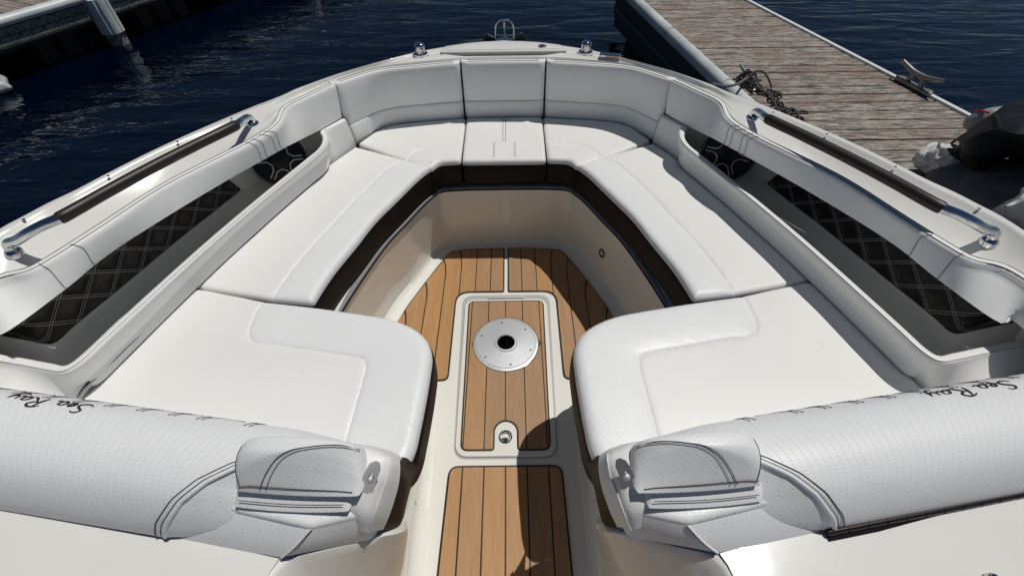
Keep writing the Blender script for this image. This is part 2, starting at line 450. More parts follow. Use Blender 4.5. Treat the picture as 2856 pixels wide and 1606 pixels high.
g = N(M_rail); g.color(g.ramp(g.noise(g.coord('Object', (1, 1, 1)), 4, 4, .6), [(.3, (.46, .52, .54)), (.7, (.68, .71, .72))])); g.normal(g.bump(g.noise(g.coord(), 30, 3), .2, .003))
M_float = mat('black_dock_float', (.012, .013, .014), .45)

def water():
    m = mat('harbour_water', (.0006, .003, .009), .03, spec=.5); g = N(m); g.b.inputs['IOR'].default_value = 1.36
    c1 = g.coord('Object', (.50, 1.5, 1), (0, 0, .12)); c2 = g.coord('Object', (.6, 1.8, 1), (0, 0, -.18))
    a = g.noise(c1, 2.2, 3, .5, .5); b = g.noise(c2, 8.0, 2, .5, .4); patch = g.noise(g.coord('Object', (.5, 1, 1)), .8, 2, .5)
    nb = g.bump(a, 1.0, .030)
    o = g.n('ShaderNodeBump'); g.l(b, o.inputs['Height']); g.l(g.math('MULTIPLY', patch, 1.2), o.inputs['Strength']); o.inputs['Distance'].default_value = .0045; g.l(nb, o.inputs['Normal'])
    g.normal(o.outputs[0])
    d = g.noise(g.coord(), .45, 2, .5)
    g.color(g.ramp(d, [(.3, (.0001, .0016, .0072)), (.7, (.0003, .0030, .0105))]))
    return m
M_water = water()

# ------------------------------------------------------------------ water
WZ = -.45
bm = bmesh.new(); bmesh.ops.create_grid(bm, x_segments=8, y_segments=8, size=1500)
for v in bm.verts: v.co.z = 0
me = bpy.data.meshes.new('water'); bm.to_mesh(me); bm.free(); me.materials.append(M_water)
wo = bpy.data.objects.new('water', me); COL.objects.link(wo); wo.location = (0, 0, WZ); wo['kind'] = 'structure'

# ------------------------------------------------------------------ the boat
boat = thing('motorboat', 'white open-bow motorboat with white and dark brown lounge upholstery around a teak-striped floor', 'motorboat', (0, 1.0, WZ))
def sides():
    global MIRROR
    for m in (1, -1):
        MIRROR = m; yield ('port' if m == 1 else 'starboard')
    MIRROR = 1

# keyed lines of the port half, from the stem aft
A = L(.74, [(1272, 102), (1166, 112), (1060, 129), (960, 155), (850, 186), (760, 218), (735, 228), (715, 238), (695, 246), (670, 256), (640, 267), (420, 362), (272, 435), (190, 478), (120, 511), (60, 543), (0, 575)]) + [V(-1.36, .62, .74), V(-1.39, .1, .74), V(-1.40, -.8, .74)]
A[0].x = 0
C = [V(0, 2.02, .725), V(-.178, 2.013, .725), V(-.36, 1.982, .725), V(-.526, 1.933, .727), at(831, 209, .73), at(750, 247, .73), at(719, 262, .732), at(702, 275, .732), at(693, 295, .732), at(684, 312, .732), at(640, 343, .732), at(400, 466, .732), at(250, 562, .732), at(175, 610, .732), at(107, 652, .732), at(62, 676, .732), at(0, 688, .732), V(-1.24, .62, .732), V(-1.25, .1, .732), V(-1.26, -.8, .732)]
NK = len(A)
dep = [0, 0, 0, .004, .006, .006, .006, .006, .005, .005, .008, .042, .04, .04, .04, .04, .035, .02, .01, .0]
def lerp(a, b, t): return a * (1 - t) + b * t
rowA2, rowB, rowT, rowC0, rowH1, rowH2, rowH3 = [], [], [], [], [], [], []
for i in range(NK):
    a, c = A[i], C[i]; wd = (c - a).length; d = dep[i]
    k = min(.026 / wd, .30); k2 = min(.036 / wd, .42); k3 = max(1 - .05 / wd, .62); k4 = max(1 - .014 / wd, .86)
    if d == 0: k, k2, k3, k4 = .12, .3, .7, .93
    p = lerp(a, c, k); rowA2.append(V(p.x, p.y, .7435)); p = lerp(a, c, k2); rowB.append(V(p.x, p.y, .7425 - d * .15))
    p = lerp(a, c, k3); rowT.append(V(p.x, p.y, .740 - d * 1.85)); p = lerp(a, c, k4); rowC0.append(V(p.x, p.y, .732 - d * .45))
    out = (a - V(0, .4, a.z)).normalized()
    rowH1.append(V(a.x, a.y, .70) + out * .012); rowH2.append(V(a.x, a.y, .30) + out * .004); rowH3.append(V(a.x, a.y, -.75) - out * (.30 if i > 3 else .2))
for q in (rowA2, rowB, rowT, rowC0, rowH1, rowH2, rowH3):
    q[0].x = 0
NN = 150
for nm in sides():
    loft('hull_side', [rowH3, rowH2, rowH1, [p - V(0, 0, .006) for p in A]], M_gel, boat, n=NN, smooth=35)
    rows = [[p - V(0, 0, .004) for p in A], [p + V(0, 0, .0) for p in A], rowA2, [lerp(p, q, .5) + V(0, 0, .0015) for p, q in zip(rowA2, rowB)], rowB, [lerp(p, q, .12) - V(0, 0, .003) for p, q in zip(rowB, rowT)], [lerp(p, q, .5) - V(0, 0, .006) for p, q in zip(rowB, rowT)], [lerp(p, q, .85) - V(0, 0, .003) for p, q in zip(rowB, rowT)], rowT, [lerp(p, q, .5) - V(0, 0, .004) for p, q in zip(rowT, rowC0)], rowC0, [V(p.x, p.y, .715) for p in C]]
    loft('gunwale', rows, M_gel, boat, n=NN, smooth=50)
    rub = [p - V(0, 0, .035) + (p - V(0, .4, p.z)).normalized() * .014 for p in A[2:]]
    tube('rub_rail', rub, .009, M_chrome, boat, n=60, res=8)
    # little snap studs on the gunwale edge
    for (x, y) in ((273, 444), (60, 553), (447, 358), (583, 300)):
        p = at(x, y, .745)
        lathe('snap_stud', [(.004, 0), (.004, .002), (.002, .0035), (0, .004)], p, M_chrome, boat, res=10)

# inward normals used by the padded rim
def inward(line):
    out = []
    for i, p in enumerate(line):
        t = line[min(i + 1, len(line) - 1)] - line[max(i - 1, 0)]; out.append(V(-t.y, t.x, 0).normalized())
    k = len(line) // 3; p = line[k]
    if out[k].dot(V(0, .9, 0) - V(p.x, p.y, 0)) < 0: out = [-n for n in out]
    return out
def shift(line, d, z=None, dz=0):
    nn = inward(line)
    return [V(p.x + n.x * d, p.y + n.y * d, (p.z if z is None else z) + dz) for p, n in zip(line, nn)]

# side rim pad (aft of the corner seam)
Cs = cr(C[4:], 160)
E_ = [at(860, 296, .600), at(832, 312, .601), at(804, 328, .604), at(770, 345, .616), at(736, 362, .640), at(644, 413, .658), at(487, 504, .664), at(275, 639, .664), at(165, 727, .664), at(0, 843, .664), V(-1.19, .66, .655), V(-1.205, .55, .655), V(-1.21, .1, .655), V(-1.22, -.8, .655)]
Es = cr(E_, 160)
NI = inward(Cs)
def cs_smooth(vals, k=5):
    a = np.array([list(v) for v in vals]); ker = np.ones(2 * k + 1) / (2 * k + 1)
    out = np.stack([np.convolve(np.pad(a[:, j], k, mode='edge'), ker, 'valid') for j in range(a.shape[1])], 1)
    return [Vector(v) for v in out]
NI = [v.normalized() for v in cs_smooth(NI, 4)]
def padrow(d, dz): return [V(p.x + n.x * d, p.y + n.y * d, p.z + dz) for p, n in zip(Cs, NI)]
D2 = padrow(.0290, -.011)
padr = [padrow(.002, -.02), padrow(-.001, -.006), padrow(.002, .0015), padrow(.006, .003), padrow(.014, .0034), padrow(.022, .0022), padrow(.0270, -.003), D2]
face = [[lerp(a, b, t) + n * (.0012 * math.sin(math.pi * t)) for a, b, n in zip(D2, Es, NI)] for t in (.15, .35, .6, .8, .94)]
low = [[p + V(0, 0, 0) for p in Es], [p - n * .012 - V(0, 0, .006) for p, n in zip(Es, NI)], [p - n * .05 - V(0, 0, -.002) for p, n in zip(Es, NI)]]
padend = 0
SPK = Vector((-.862, 1.552, .548)); SPA = 12
for nm in sides():
    rp = loft('rim_pad', padr + face + low, M_grey, boat, n=160, curve=False, smooth=60, label='long padded vinyl rim of the ' + nm + ' side')
    for d, dz, lab in ((.0065, .0033, 1), (.0215, .0028, 1)):
        tube('stitching', cs_smooth(padrow(d, dz), 1), .0009, M_stitch, rp, n=200, res=5)
    for (tx, ty, bx, by, pair) in ((674, 336, 695, 383, 1), (632, 357, 657, 403, 1), (177, 622, 226, 676, 0), (104, 668, 153, 733, 0)):
        pt, pb = at(tx, ty, .732), at(bx, by, .63)
        ia = min(range(160), key=lambda k: (Cs[k] - pt).length); ib = min(range(160), key=lambda k: (Es[k] - pb).length)
        for da in ((0, 1.3) if pair else (0,)):
            cols = padr[4:] + face + [Es]; pts = []
            for k, rw in enumerate(cols):
                t = k / (len(cols) - 1); f = ia + da + (ib - ia) * t; a = int(f); u = f - a
                pts.append(lerp(rw[a], rw[min(a + 1, 159)], u) + NI[min(a, 159)] * .0012 + V(0, 0, .0006))
            tube('cross_seam', pts, .0007, M_stitch, rp, n=24, res=5)

# bow backrest: centre panel, two corner panels
Jb = [V(0, 2.004, .476), V(-.178, 2.001, .476), V(-.36, 1.978, .476), V(-.47, 1.958, .476), V(-.545, 1.924, .476), V(-.60, 1.855, .476), V(-.648, 1.778, .476)]
Cb = C[:5]; Cb_ = cr(Cb, 120); Jb_ = cr(Jb, 120)
def split_at(line, x):
    return min(range(len(line)), key=lambda k: abs(line[k].x - x))
def backpanel(name, c, j, parent, crease=True, label=None, wide=1):
    n = len(c); nn = [v.normalized() for v in cs_smooth(inward(c), 6)]
    def top(d, dz): return [V(p.x + q.x * d, p.y + q.y * d, p.z + dz) for p, q in zip(c, nn)]
    rows = [top(.0, -.03), top(.0005, -.006), top(.003, .001), top(.007, .0028), top(.012, .003), top(.018, .0022), top(.024, .0005), top(.0275, -.004)]
    d2 = top(.0295, -.012); rows.append(d2)
    for t in (.08, .2, .38, .55, .62, .645, .655, .665, .69, .75, .86, .95, 1.0, 1.03):
        b = .005 * math.sin(math.pi * min(t / .655, 1)) ** .6 if t < .655 else .007 * math.sin(math.pi * min((t - .655) / .345, 1)) ** .6 if t < 1 else 0
        if abs(t - .655) < .003: b -= .0035
        rows.append([lerp(a, e, t) + q * b for a, e, q in zip(d2, j, nn)])
    # turn the ends back so that each panel is a pad of its own
    for r in rows:
        for e, s in ((0, 1), (n - 1, -1)):
            tdir = (c[min(e + s, n - 1)] - c[e]).normalized()
            for k, (off, back) in enumerate(((.0025, .016), (.0035, .005), (.006, .0012))):
                idx = e + s * k
                r[idx] = r[e + s * 3] * 0 + (lerp(r[idx], r[idx], 1)) - nn[idx] * back
    vs, fs, uv = gridmesh(rows)
    o = obj(name, vs, fs, M_grey, parent, uv, 60, label)
    for (d, dz) in ((.0055, .0034), (.0195, .0025)):
        tube('stitching', top(d, dz)[3:-3], .0009, M_stitch, o, n=80, res=5)
    return o
i1 = split_at(Cb_, -.178); j1 = split_at(Jb_, -.178)
cc = resample([V(-p.x, p.y, p.z) for p in reversed(Cb_[:i1 + 1])] + Cb_[1:i1 + 1], 40)
jc = resample([V(-p.x, p.y, p.z) for p in reversed(Jb_[:j1 + 1])] + Jb_[1:j1 + 1], 40)
def trim(line, a, b):
    l = length(line); q = resample(line, 200); i0 = int(a / l * 199) ; i2 = 199 - int(b / l * 199); return resample(q[i0:i2 + 1], 40)
backpanel('centre_backrest', trim(cc, .003, .003), trim(jc, .003, .003), boat, label='small square centre pad of the bow backrest')
for nm in sides():
    backpanel('corner_backrest', resample(Cb_[i1 + 1:], 60), resample(Jb_[j1 + 1:], 60), boat, label='curved ' + nm + ' corner pad of the bow backrest')

# lower side pad, its lip round the storage pocket
ZL = .585
Fl = [at(861, 298, .594), at(830, 314, .595), at(806, 329, .598), at(812, 345, .598), at(809, 362, .595), at(797, 378, .59), at(769, 401, ZL), at(644, 502, ZL), at(515, 611, ZL), at(387, 725, ZL), at(250, 850, ZL), at(192, 903, ZL), at(165, 919, ZL), at(130, 914, ZL), at(60, 901, ZL), at(0, 891, ZL), at(-110, 872, ZL)]
Hl = [at(895, 365, .474), at(878, 377, .474), at(860, 389, .474), at(845, 400, .474), at(830, 411, .474), at(815, 422, .474), at(790, 441, .474), at(644, 561, .474), at(560, 640, .474), at(482, 720, .474), at(340, 866, .474), at(262, 943, .474), at(204, 1000, .474), at(180, 1022, .474), at(120, 1030, .50), at(40, 1020, .53), at(-110, 1000, .54)]
Fr, Hr = cr(Fl, 150), cr(Hl, 150)
nf = []
for i in range(150):
    d = Hr[i] - Fr[i]; d.z = 0; nf.append(d.normalized() if d.length > 1e-4 else V(1, 0, 0))
nf = [v.normalized() for v in cs_smooth(inward(Fr), 4)]
lipw = .020
def lip(d, dz): return [V(p.x + n.x * d, p.y + n.y * d, p.z + dz) for p, n in zip(Fr, nf)]
for nm in sides():
    rows = [lip(-.004, -.10), lip(-.003, -.05), lip(-.002, -.006), lip(-.0005, -.001), lip(.003, .0008), lip(.012, .0015), lip(lipw - .002, .0008), lip(lipw + .001, -.002), lip(lipw + .0025, -.006)]
    g2 = rows[-1]
    for t in (.1, .25, .5, .75, .92, 1.0):
        rows.append([lerp(a, b, t) + n * (.004 * math.sin(math.pi * t)) for a, b, n in zip(g2, Hr, nf)])
    rows.append([p - V(0, 0, .03) for p in Hr])
    sp_ = loft('side_pad', rows, M_vinyl if nm == 'port' else M_vinyl, boat, n=150, curve=False, smooth=60, label='low inner side pad of the ' + nm + ' lounge')
    tube('stitching', [p + V(0, 0, .0012) for p in lip(lipw - .002, .0005)][10:], .0008, M_stitchl, sp_, n=150, res=5)

# storage pocket behind the lip
def lip_res(n): return resample([V(-.72, 1.66, .55)] + lip(-.005, -.03)[28:], n)
Qb = [at(634, 447, .48), at(600, 482, .48), at(450, 600, .48), at(300, 725, .48), at(200, 806, .48), at(145, 853, .48), at(129, 864, .483), at(95, 859, .50), at(40, 850, .525), at(-20, 839, .55), at(-110, 824, .58)]
Qb_ = resample(Qb, 60)
qn = [v.normalized() for v in cs_smooth(inward(Qb_), 5)]
slot = cr([at(203, 1001, .489), at(215, 980, .498), at(300, 893, .503), at(390, 804, .499), at(433, 755, .490)], 40)
sl1 = tube('pad_slot', slot, lambda t: .0008 + .0052 * math.sin(math.pi * t) ** .6, M_plate, boat, curve=False, res=8, label='bright slot beside the large port cushion')
tube('slot_painted_shade', [p + V(-.006, -.003, .003) for p in slot], lambda t: .0006 + .0034 * math.sin(math.pi * t) ** .6, M_hinge, sl1, curve=False, res=8)  # dark tube drawn in for the shade of the slot
for nm in sides():
    Qs = Qb_; qs = [v.normalized() for v in cs_smooth(inward(Qs), 8)]
    qp = loft('quilted_panel', [[V(p.x, p.y, p.z) for p in Qs], [V(p.x - .010, p.y + .003, p.z + (.65 - p.z) * .35) for p in Qs], [V(p.x - .016, p.y + .005, p.z + (.65 - p.z) * .7) for p in Qs], [V(p.x - .02, p.y + .006, .65) for p in Qs]], M_quilt, boat, n=60, curve=False, label='dark brown diamond-quilted panel of the ' + nm + ' pocket')
    # tray: from quilted panel down and across to under the lip, closed at both ends
    out_ = [at(770, 385, .50)] * 0
    ql = [V(-.74, 1.70, .50), V(-.83, 1.66, .50), V(-.92, 1.60, .50), V(-.975, 1.545, .49)] + [p - V(0, 0, .003) for p in Qb_[3::3]]
    nq = [v.normalized() for v in cs_smooth(inward(ql), 2)]
    qr = cr(ql, 110); nq = [v.normalized() for v in cs_smooth(inward(qr), 3)]
    il = lip(-.006, -.09); il = [V(-.72, 1.66, .49)] + il[28:]; il = resample(il, 110)
    rr_ = [[p + V(0, 0, .0) for p in qr], [p + n * .012 - V(0, 0, .010) for p, n in zip(qr, nq)], [lerp(p, q, .30) - V(0, 0, .028) for p, q in zip(qr, il)], [lerp(p, q, .65) - V(0, 0, .034) for p, q in zip(qr, il)], [lerp(p, q, .93) - V(0, 0, .026) for p, q in zip(qr, il)], il, lip_res(110)]
    loft('pocket_tray', rr_, M_gel, boat, n=110, curve=False, smooth=60)
    wall = [V(-1.0, 1.525, 0), V(-.985, 1.56, 0), V(-.94, 1.595, 0), V(-.86, 1.645, 0), V(-.79, 1.70, 0), V(-.735, 1.72, 0), V(-.715, 1.66, 0)]
    loft('pocket_wall', [[V(p.x, p.y - .015, .47) for p in wall], [V(p.x, p.y, .53) for p in wall], [V(p.x, p.y, .585 + .07 * min(max((-p.x - .76) / .1, 0), 1)) for p in wall]], M_liner, boat, n=30, smooth=60)
    # speaker
    ax = fl(V(.60, -.80, .45)).normalized(); ctr = fl(SPK)
    sp = lathe('speaker', [(.100, -.006), (.100, .003), (.097, .008), (.090, .009), (.087, .004), (.086, -.002), (0, -.003)], ctr, M_hinge, boat, axis=ax, res=40, raw=True, label='round ' + nm + ' speaker with six forked silver spokes')
    lathe('speaker_mesh', [(.086, .0005), (.06, -.001), (.04, .003), (0, .006)], ctr, M_spkb, sp, axis=ax, res=32, raw=True)
    lathe('speaker_cone', [(.034, .004), (.033, .010), (.026, .013), (0, .0145)], ctr, M_spkb, sp, axis=ax, res=28, raw=True)
    ea = ax.orthogonal().normalized(); eb = ax.cross(ea)
    def onsp(r, a, h=.0105): return ctr + (ea * math.cos(a) + eb * math.sin(a)) * r + ax * h
    for k in range(6):
        a = math.radians(60 * k + SPA)
        for sgn in (-1, 1):
            w_ = .0065
            p0 = onsp(.082, a + sgn * w_ / .082, .0095); p1 = onsp(.049, a + sgn * w_ / .049); p2 = onsp(.037, a + sgn * math.radians(29.5), .011)
            tube('speaker_spoke', [p0, p1, p2], .0026, M_spk, sp, curve=False, res=6, raw=True)
    # bottle holders sunk in the tray
    for (x, y) in ((590, 556), (500, 632), (418, 702)):
        c = fl(at(x, y, .449)); lathe('bottle_holder', [(.036, .000), (.036, .0035), (.030, .005), (0, .005)], c, M_deckg, boat, raw=True, res=24)
M_trim = mat('shade_grey_ledge', (.24, .24, .25), .25, coat=.3)  # shade on the ledge under the cushions put into this grey
# ------------------------------------------------------------------ well walls, console walls, seat base
WT = [V(0, 1.628, .362), V(-.20, 1.624, .362), V(-.272, 1.612, .362), V(-.300, 1.575, .362), V(-.325, 1.535, .362), V(-.385, 1.405, .362), V(-.440, 1.285, .362), V(-.497, 1.10, .362), V(-.530, .97, .362), V(-.545, .89, .362), V(-.44, .84, .362), V(-.33, .84, .362), V(-.265, .76, .362), V(-.258, .62, .362), V(-.255, .45, .362)]
WB = [V(0, 1.668, .02), V(-.20, 1.662, .02), V(-.275, 1.648, .02), V(-.335, 1.60, .02), V(-.362, 1.545, .02), V(-.415, 1.42, .02), V(-.475, 1.29, .02), V(-.525, 1.12, .02), V(-.55, .98, .02), V(-.52, .92, .02), V(-.44, .90, .02), V(-.35, .90, .02), V(-.295, .84, .02), V(-.276, .64, .02), V(-.272, .45, .02)]
WF = [V(0, 1.655, -.003), V(-.19, 1.648, -.003), V(-.258, 1.630, -.003), V(-.295, 1.585, -.003), V(-.318, 1.545, -.003), V(-.365, 1.425, -.003), V(-.428, 1.28, -.003), V(-.478, 1.12, -.003), V(-.50, .98, -.003), V(-.48, .925, -.003), V(-.42, .905, -.003), V(-.32, .905, -.003), V(-.262, .86, -.003), V(-.236, .64, -.003), V(-.235, .45, -.003)]
def bow_profile(n):
    a = resample(WT, n); b = resample(WB, n); f = resample(WF, n)
    return a, b, f
for nm in sides():
    t_, b_, f_ = (cr(q, 150) for q in (WT, WB, WF))
    nn = [v.normalized() for v in cs_smooth(inward(t_), 3)]
    t_ = [p - V(0, 0, .014) - n * .005 for p, n in zip(t_, nn)]
    trim = [[p + V(0, 0, .004) - n * .03 for p, n in zip(t_, nn)], [p + V(0, 0, .004) - n * .002 for p, n in zip(t_, nn)], [p + V(0, 0, .001) + n * .002 for p, n in zip(t_, nn)], [p - V(0, 0, .012) + n * .002 for p, n in zip(t_, nn)], [p - V(0, 0, .016) - n * .004 for p, n in zip(t_, nn)]]
    loft('wall_trim', trim, M_trim, boat, n=150, curve=False, smooth=45, label='ledge with painted-in shade under the ' + nm + ' seat cushions')
    top = [p - V(0, 0, .014) for p in t_]
    rows = [top]
    for t in (.06, .3, .6, .9, 1.0): rows.append([lerp(a, b, t) for a, b in zip(top, b_)])
    rows.append([lerp(a, b, .30) + V(0, 0, -.009) for a, b in zip(b_, f_)]); rows.append([lerp(a, b, .8) + V(0, 0, -.001) for a, b in zip(b_, f_)]); rows.append(f_)
    loft('well_wall', rows, M_liner, boat, n=150, curve=False, smooth=45, label='cream moulded wall below the ' + nm + ' seats')
    tube('gasket', [p - V(0, 0, .006) + n * .0045 for p, n in zip(t_, nn)], .0028, M_hinge, boat, n=120, res=6)
    # seat base between the wall top and the side of the boat
    ob = [V(0, 2.02, .372), V(-.36, 1.99, .372), V(-.6, 1.87, .372), V(-.75, 1.62, .372), V(-.86, 1.36, .372), V(-.92, 1.2, .372), V(-.99, 1.0, .372), V(-1.04, .8, .372), V(-1.06, .6, .372), V(-1.08, .40, .372), V(-1.1, .3, .372)]
    loft('seat_base', [[p + V(0, 0, .005) - n * .028 for p, n in zip(resample(t_, 70), resample(nn, 70))], resample(ob, 70)], M_gel, boat, n=70, curve=False)

# walkway side walls beside the consoles
for nm in sides():
    top = [V(-.255, .47, .352), V(-.262, .38, .36), at(1008, 1322, .49), at(935, 1342, .55), at(860, 1366, .565), at(775, 1388, .575), at(712, 1404, .58), V(-.405, .165, .582), V(-.41, .05, .582), V(-.42, -.2, .57), V(-.43, -1.2, .5)]
    bot = [V(-.274, .47, .03), V(-.274, .41, .03), V(-.274, .33, .03), V(-.274, .29, .03), V(-.274, .25, .03), V(-.275, .21, .03), V(-.276, .18, .03), V(-.277, .13, .03), V(-.278, .05, .03), V(-.28, -.2, .03), V(-.28, -1.2, .03)]
    flr = [V(-.236, p.y, -.003) for p in bot]
    top = [p + V(.010 if .1 < p.y < .34 else 0, -.004 if .1 < p.y < .34 else 0, -.006 if .1 < p.y < .34 else 0) for p in top]
    n_ = 80; a = cr(top, n_); b = cr(bot, n_); f = cr(flr, n_)
    rows = [[p + V(-.06, .02, .002) for p in a], [p + V(-.006, .002, .002) for p in a], [p + V(.0, 0, -.004) for p in a], [lerp(p, q, .05) + V(.003, 0, 0) for p, q in zip(a, b)]]
    for t in (.3, .6, .88, 1): rows.append([lerp(p, q, t) + V(.004 * math.sin(math.pi * t), 0, 0) for p, q in zip(a, b)])
    rows += [[lerp(p, q, .28) - V(0, 0, .012) for p, q in zip(b, f)], [lerp(p, q, .75) - V(0, 0, .004) for p, q in zip(b, f)], f]
    loft('console_wall', rows, M_liner, boat, n=n_, curve=False, smooth=50, label='cream side wall of the ' + nm + ' console along the walkway')
    # console top
    dk = [[V(-1.42, .50, .60), V(-1.42, .2, .588), V(-1.42, .10, .585), V(-1.42, .0, .575), V(-1.42, -.25, .55), V(-1.42, -1.2, .5)],
          [V(-.9, .40, .60), V(-.9, .2, .588), V(-.9, .12, .585), V(-.9, .03, .574), V(-.9, -.25, .55), V(-.9, -1.2, .5)],
          [V(-.6, .33, .59), V(-.6, .2, .586), V(-.6, .12, .583), V(-.6, .05, .576), V(-.6, -.25, .55), V(-.6, -1.2, .5)],
          [V(-.44, .34, .585), V(-.42, .2, .5850), V(-.425, .15, .584), V(-.44, .05, .58), V(-.45, -.25, .565), V(-.46, -1.2, .5)],
          [V(-.385, .33, .582), V(-.386, .205, .582), V(-.4045, .165, .5815), V(-.41, .05, .58), V(-.43, -.25, .565), V(-.44, -1.2, .5)]]
    loft('console_top', dk, M_gel, boat, n=50, prof=24, smooth=50, label='white console top of the ' + nm + ' side')

# floor moulding
fo = []
t_, b_, f_ = (cr(q, 150) for q in (WT, WB, WF))
half = [p for p in f_] + [V(-.236, .2, 0), V(-.236, -1.2, 0)]
half = [p + V(-.012 if p.y < 1.5 else 0, .012 if p.y > 1.5 else 0, 0) for p in half]
ring = [V(-p.x, p.y, 0) for p in reversed(half)] + half[1:]
slab('floor', [V(p.x, p.y, 0) for p in ring], -.05, -.0035, M_deckg, boat, bev=0, label='cream-white moulded floor of the walkway and bow well')

# ------------------------------------------------------------------ teak-striped mats
def clipx(poly, x0, x1):
    def half(poly, x, keep):
        out = []
        for i in range(len(poly)):
            a, b = poly[i - 1], poly[i]; ia = (a.x - x) * keep >= 0; ib = (b.x - x) * keep >= 0
            if ia != ib:
                t = (x - a.x) / (b.x - a.x); out.append(a.lerp(b, t))
            if ib: out.append(b)
        return out
    p = half(poly, x0, 1)
    return half(p, x1, -1) if len(p) > 2 else p
def offs(poly, d):
    n = len(poly); ar = sum(poly[i - 1].x * poly[i].y - poly[i].x * poly[i - 1].y for i in range(n)); s = 1 if ar > 0 else -1; out = []
    for i in range(n):
        a, p, b = poly[i - 1], poly[i], poly[(i + 1) % n]
        e1 = (p - a); e2 = (b - p); e1 = Vector((e1.x, e1.y)); e2 = Vector((e2.x, e2.y))
        if e1.length < 1e-6 or e2.length < 1e-6: out.append(p.copy()); continue
        n1 = Vector((-e1.y, e1.x)).normalized() * s; n2 = Vector((-e2.y, e2.x)).normalized() * s
        m = n1 + n2; m = m.normalized() if m.length > 1e-5 else n1
        k = d / max(m.dot(n1), .4); out.append(V(p.x + m.x * k, p.y + m.y * k, p.z))
    return out
def clean(poly):
    out = []
    for p in poly:
        if not out or (p - out[-1]).length > 4e-4: out.append(p)
    while len(out) > 2 and (out[0] - out[-1]).length < 4e-4: out.pop()
    return out
def area(poly): return abs(sum(poly[i - 1].x * poly[i].y - poly[i].x * poly[i - 1].y for i in range(len(poly)))) / 2
def mat_panel(outline, seams, z, name='deck_mat', warp=None, border=.006, gap=.0045, label=None):
    """black base with one teak-look plank object per strip, grooves left between them"""
    base = slab(name, outline, z - .002, z + .0025, M_caulk, boat, bev=.0006, label=label)
    inner = clean(offs(outline, border))
    if warp: inner = [warp(p, -1) for p in inner]
    xs = [-9] + sorted(seams) + [9]
    for a, b in zip(xs[:-1], xs[1:]):
        pl = clean(clipx(inner, a + gap / 2, b - gap / 2))
        if len(pl) < 3 or area(pl) < 2e-4: continue
        if warp:
            pl = resample([Vector((p.x, p.y, 0)) for p in pl], max(12, int(area(pl) ** .5 / .006)), True) if False else densify(pl, .02)
            pl = [warp(p, 1) for p in pl]
        slab('plank', pl, z + .002, z + .0038, M_teak, base, bev=.0008, smooth=0)
    return base
def densify(pl, d):
    out = []
    for i in range(len(pl)):
        a, b = pl[i], pl[(i + 1) % len(pl)]; n = max(1, int((b - a).length / d))
        for k in range(n): out.append(a.lerp(b, k / n))
    return out
Z0 = -.0035
# walkway mat
o = [V(-.188, .580, 0), V(.186, .580, 0), V(.191, .26, 0), V(.20, -1.1, 0), V(-.20, -1.1, 0), V(-.196, .26, 0)]
mat_panel(fillet(o, [.035, .035, 0, .02, .02, 0]), [-.142 + .0705 * k for k in range(5)], Z0 + .002, label='teak-striped mat of the walkway, partly in shade')
# hatch: raised white frame, recessed slab and its mat
hc = [V(-.176, .602, 0), V(.174, .602, 0), V(.190, 1.328, 0), V(-.190, 1.328, 0)]
hf = fillet(hc, .05, 8)
slab('hatch_gutter', hf, Z0, Z0 + .0012, M_crease, boat, bev=0)
h_in = fillet([V(-.171, .608, 0), V(.169, .608, 0), V(.176, 1.300, 0), V(-.176, 1.300, 0)], .046, 8)
hatch = slab('floor_hatch', h_in, Z0, Z0 + .009, M_deckg, boat, bev=.003, seg=3, label='white framed floor hatch with teak-striped inlay')
rim_o = fillet([V(-.184, .60, 0), V(.182, .60, 0), V(.196, 1.334, 0), V(-.196, 1.334, 0)], .056, 8)
tube('hatch_hinge', [V(-.08, 1.306, .006), V(.08, 1.306, .006)], .004, M_plate, boat, curve=False, res=8)
nb = [V(-.154, .626, 0), V(-.038, .626, 0)] + [V(-.038, .68, 0)] + [V(.038 * -math.cos(math.pi * k / 10) , .692 + .038 * math.sin(math.pi * k / 10), 0) for k in range(0, 11)] + [V(.038, .68, 0), V(.038, .626, 0), V(.152, .626, 0), V(.162, 1.288, 0), V(-.162, 1.288, 0)]
cor = {0: .028, 1: .014, len(nb) - 4: .014, len(nb) - 3: .028, len(nb) - 2: .03, len(nb) - 1: .03}
mo = fillet(nb, [cor.get(i, 0) for i in range(len(nb))])
def hatch_mat():
    z = Z0 + .009
    base = slab('hatch_inlay', mo, z, z + .0025, M_caulk, boat, bev=.0006, label='teak-striped inlay of the floor hatch round the table base')
    inner = clean(offs(mo, .0055)); xs = [-9] + [-.145 + .0715 * k for k in range(5)] + [9]
    cx, cy, rr = 0, 1.062, .132
    for a, b in zip(xs[:-1], xs[1:]):
        pl = clean(clipx(inner, a + .002, b - .002))
        if area(pl) < 2e-4: continue
        # cut into an after and a forward piece where the round table base sits
        for part in (0, 1):
            q = []
            lo, hi = (-9, cy) if part == 0 else (cy, 9)
            def hy(poly, y, keep):
                out = []
                for i in range(len(poly)):
                    p0, p1 = poly[i - 1], poly[i]; ia = (p0.y - y) * keep >= 0; ib = (p1.y - y) * keep >= 0
                    if ia != ib: out.append(p0.lerp(p1, (y - p0.y) / (p1.y - p0.y)))
                    if ib: out.append(p1)
                return out
            q = densify(clean(hy(pl, cy, -1 if part == 0 else 1)), .008)
            r2 = []
            for p in q:
                dx, dy = p.x - cx, p.y - cy
                if dx * dx + dy * dy < rr * rr:
                    yy = math.sqrt(max(rr * rr - dx * dx, 0)); p = V(p.x, cy + (yy if part else -yy), 0)
                r2.append(p)
            r2 = clean(r2)
            if len(r2) > 3 and area(r2) > 2e-4: slab('plank', r2, z + .002, z + .0038, M_teak, base, bev=.0008, smooth=0)
hatch_mat()
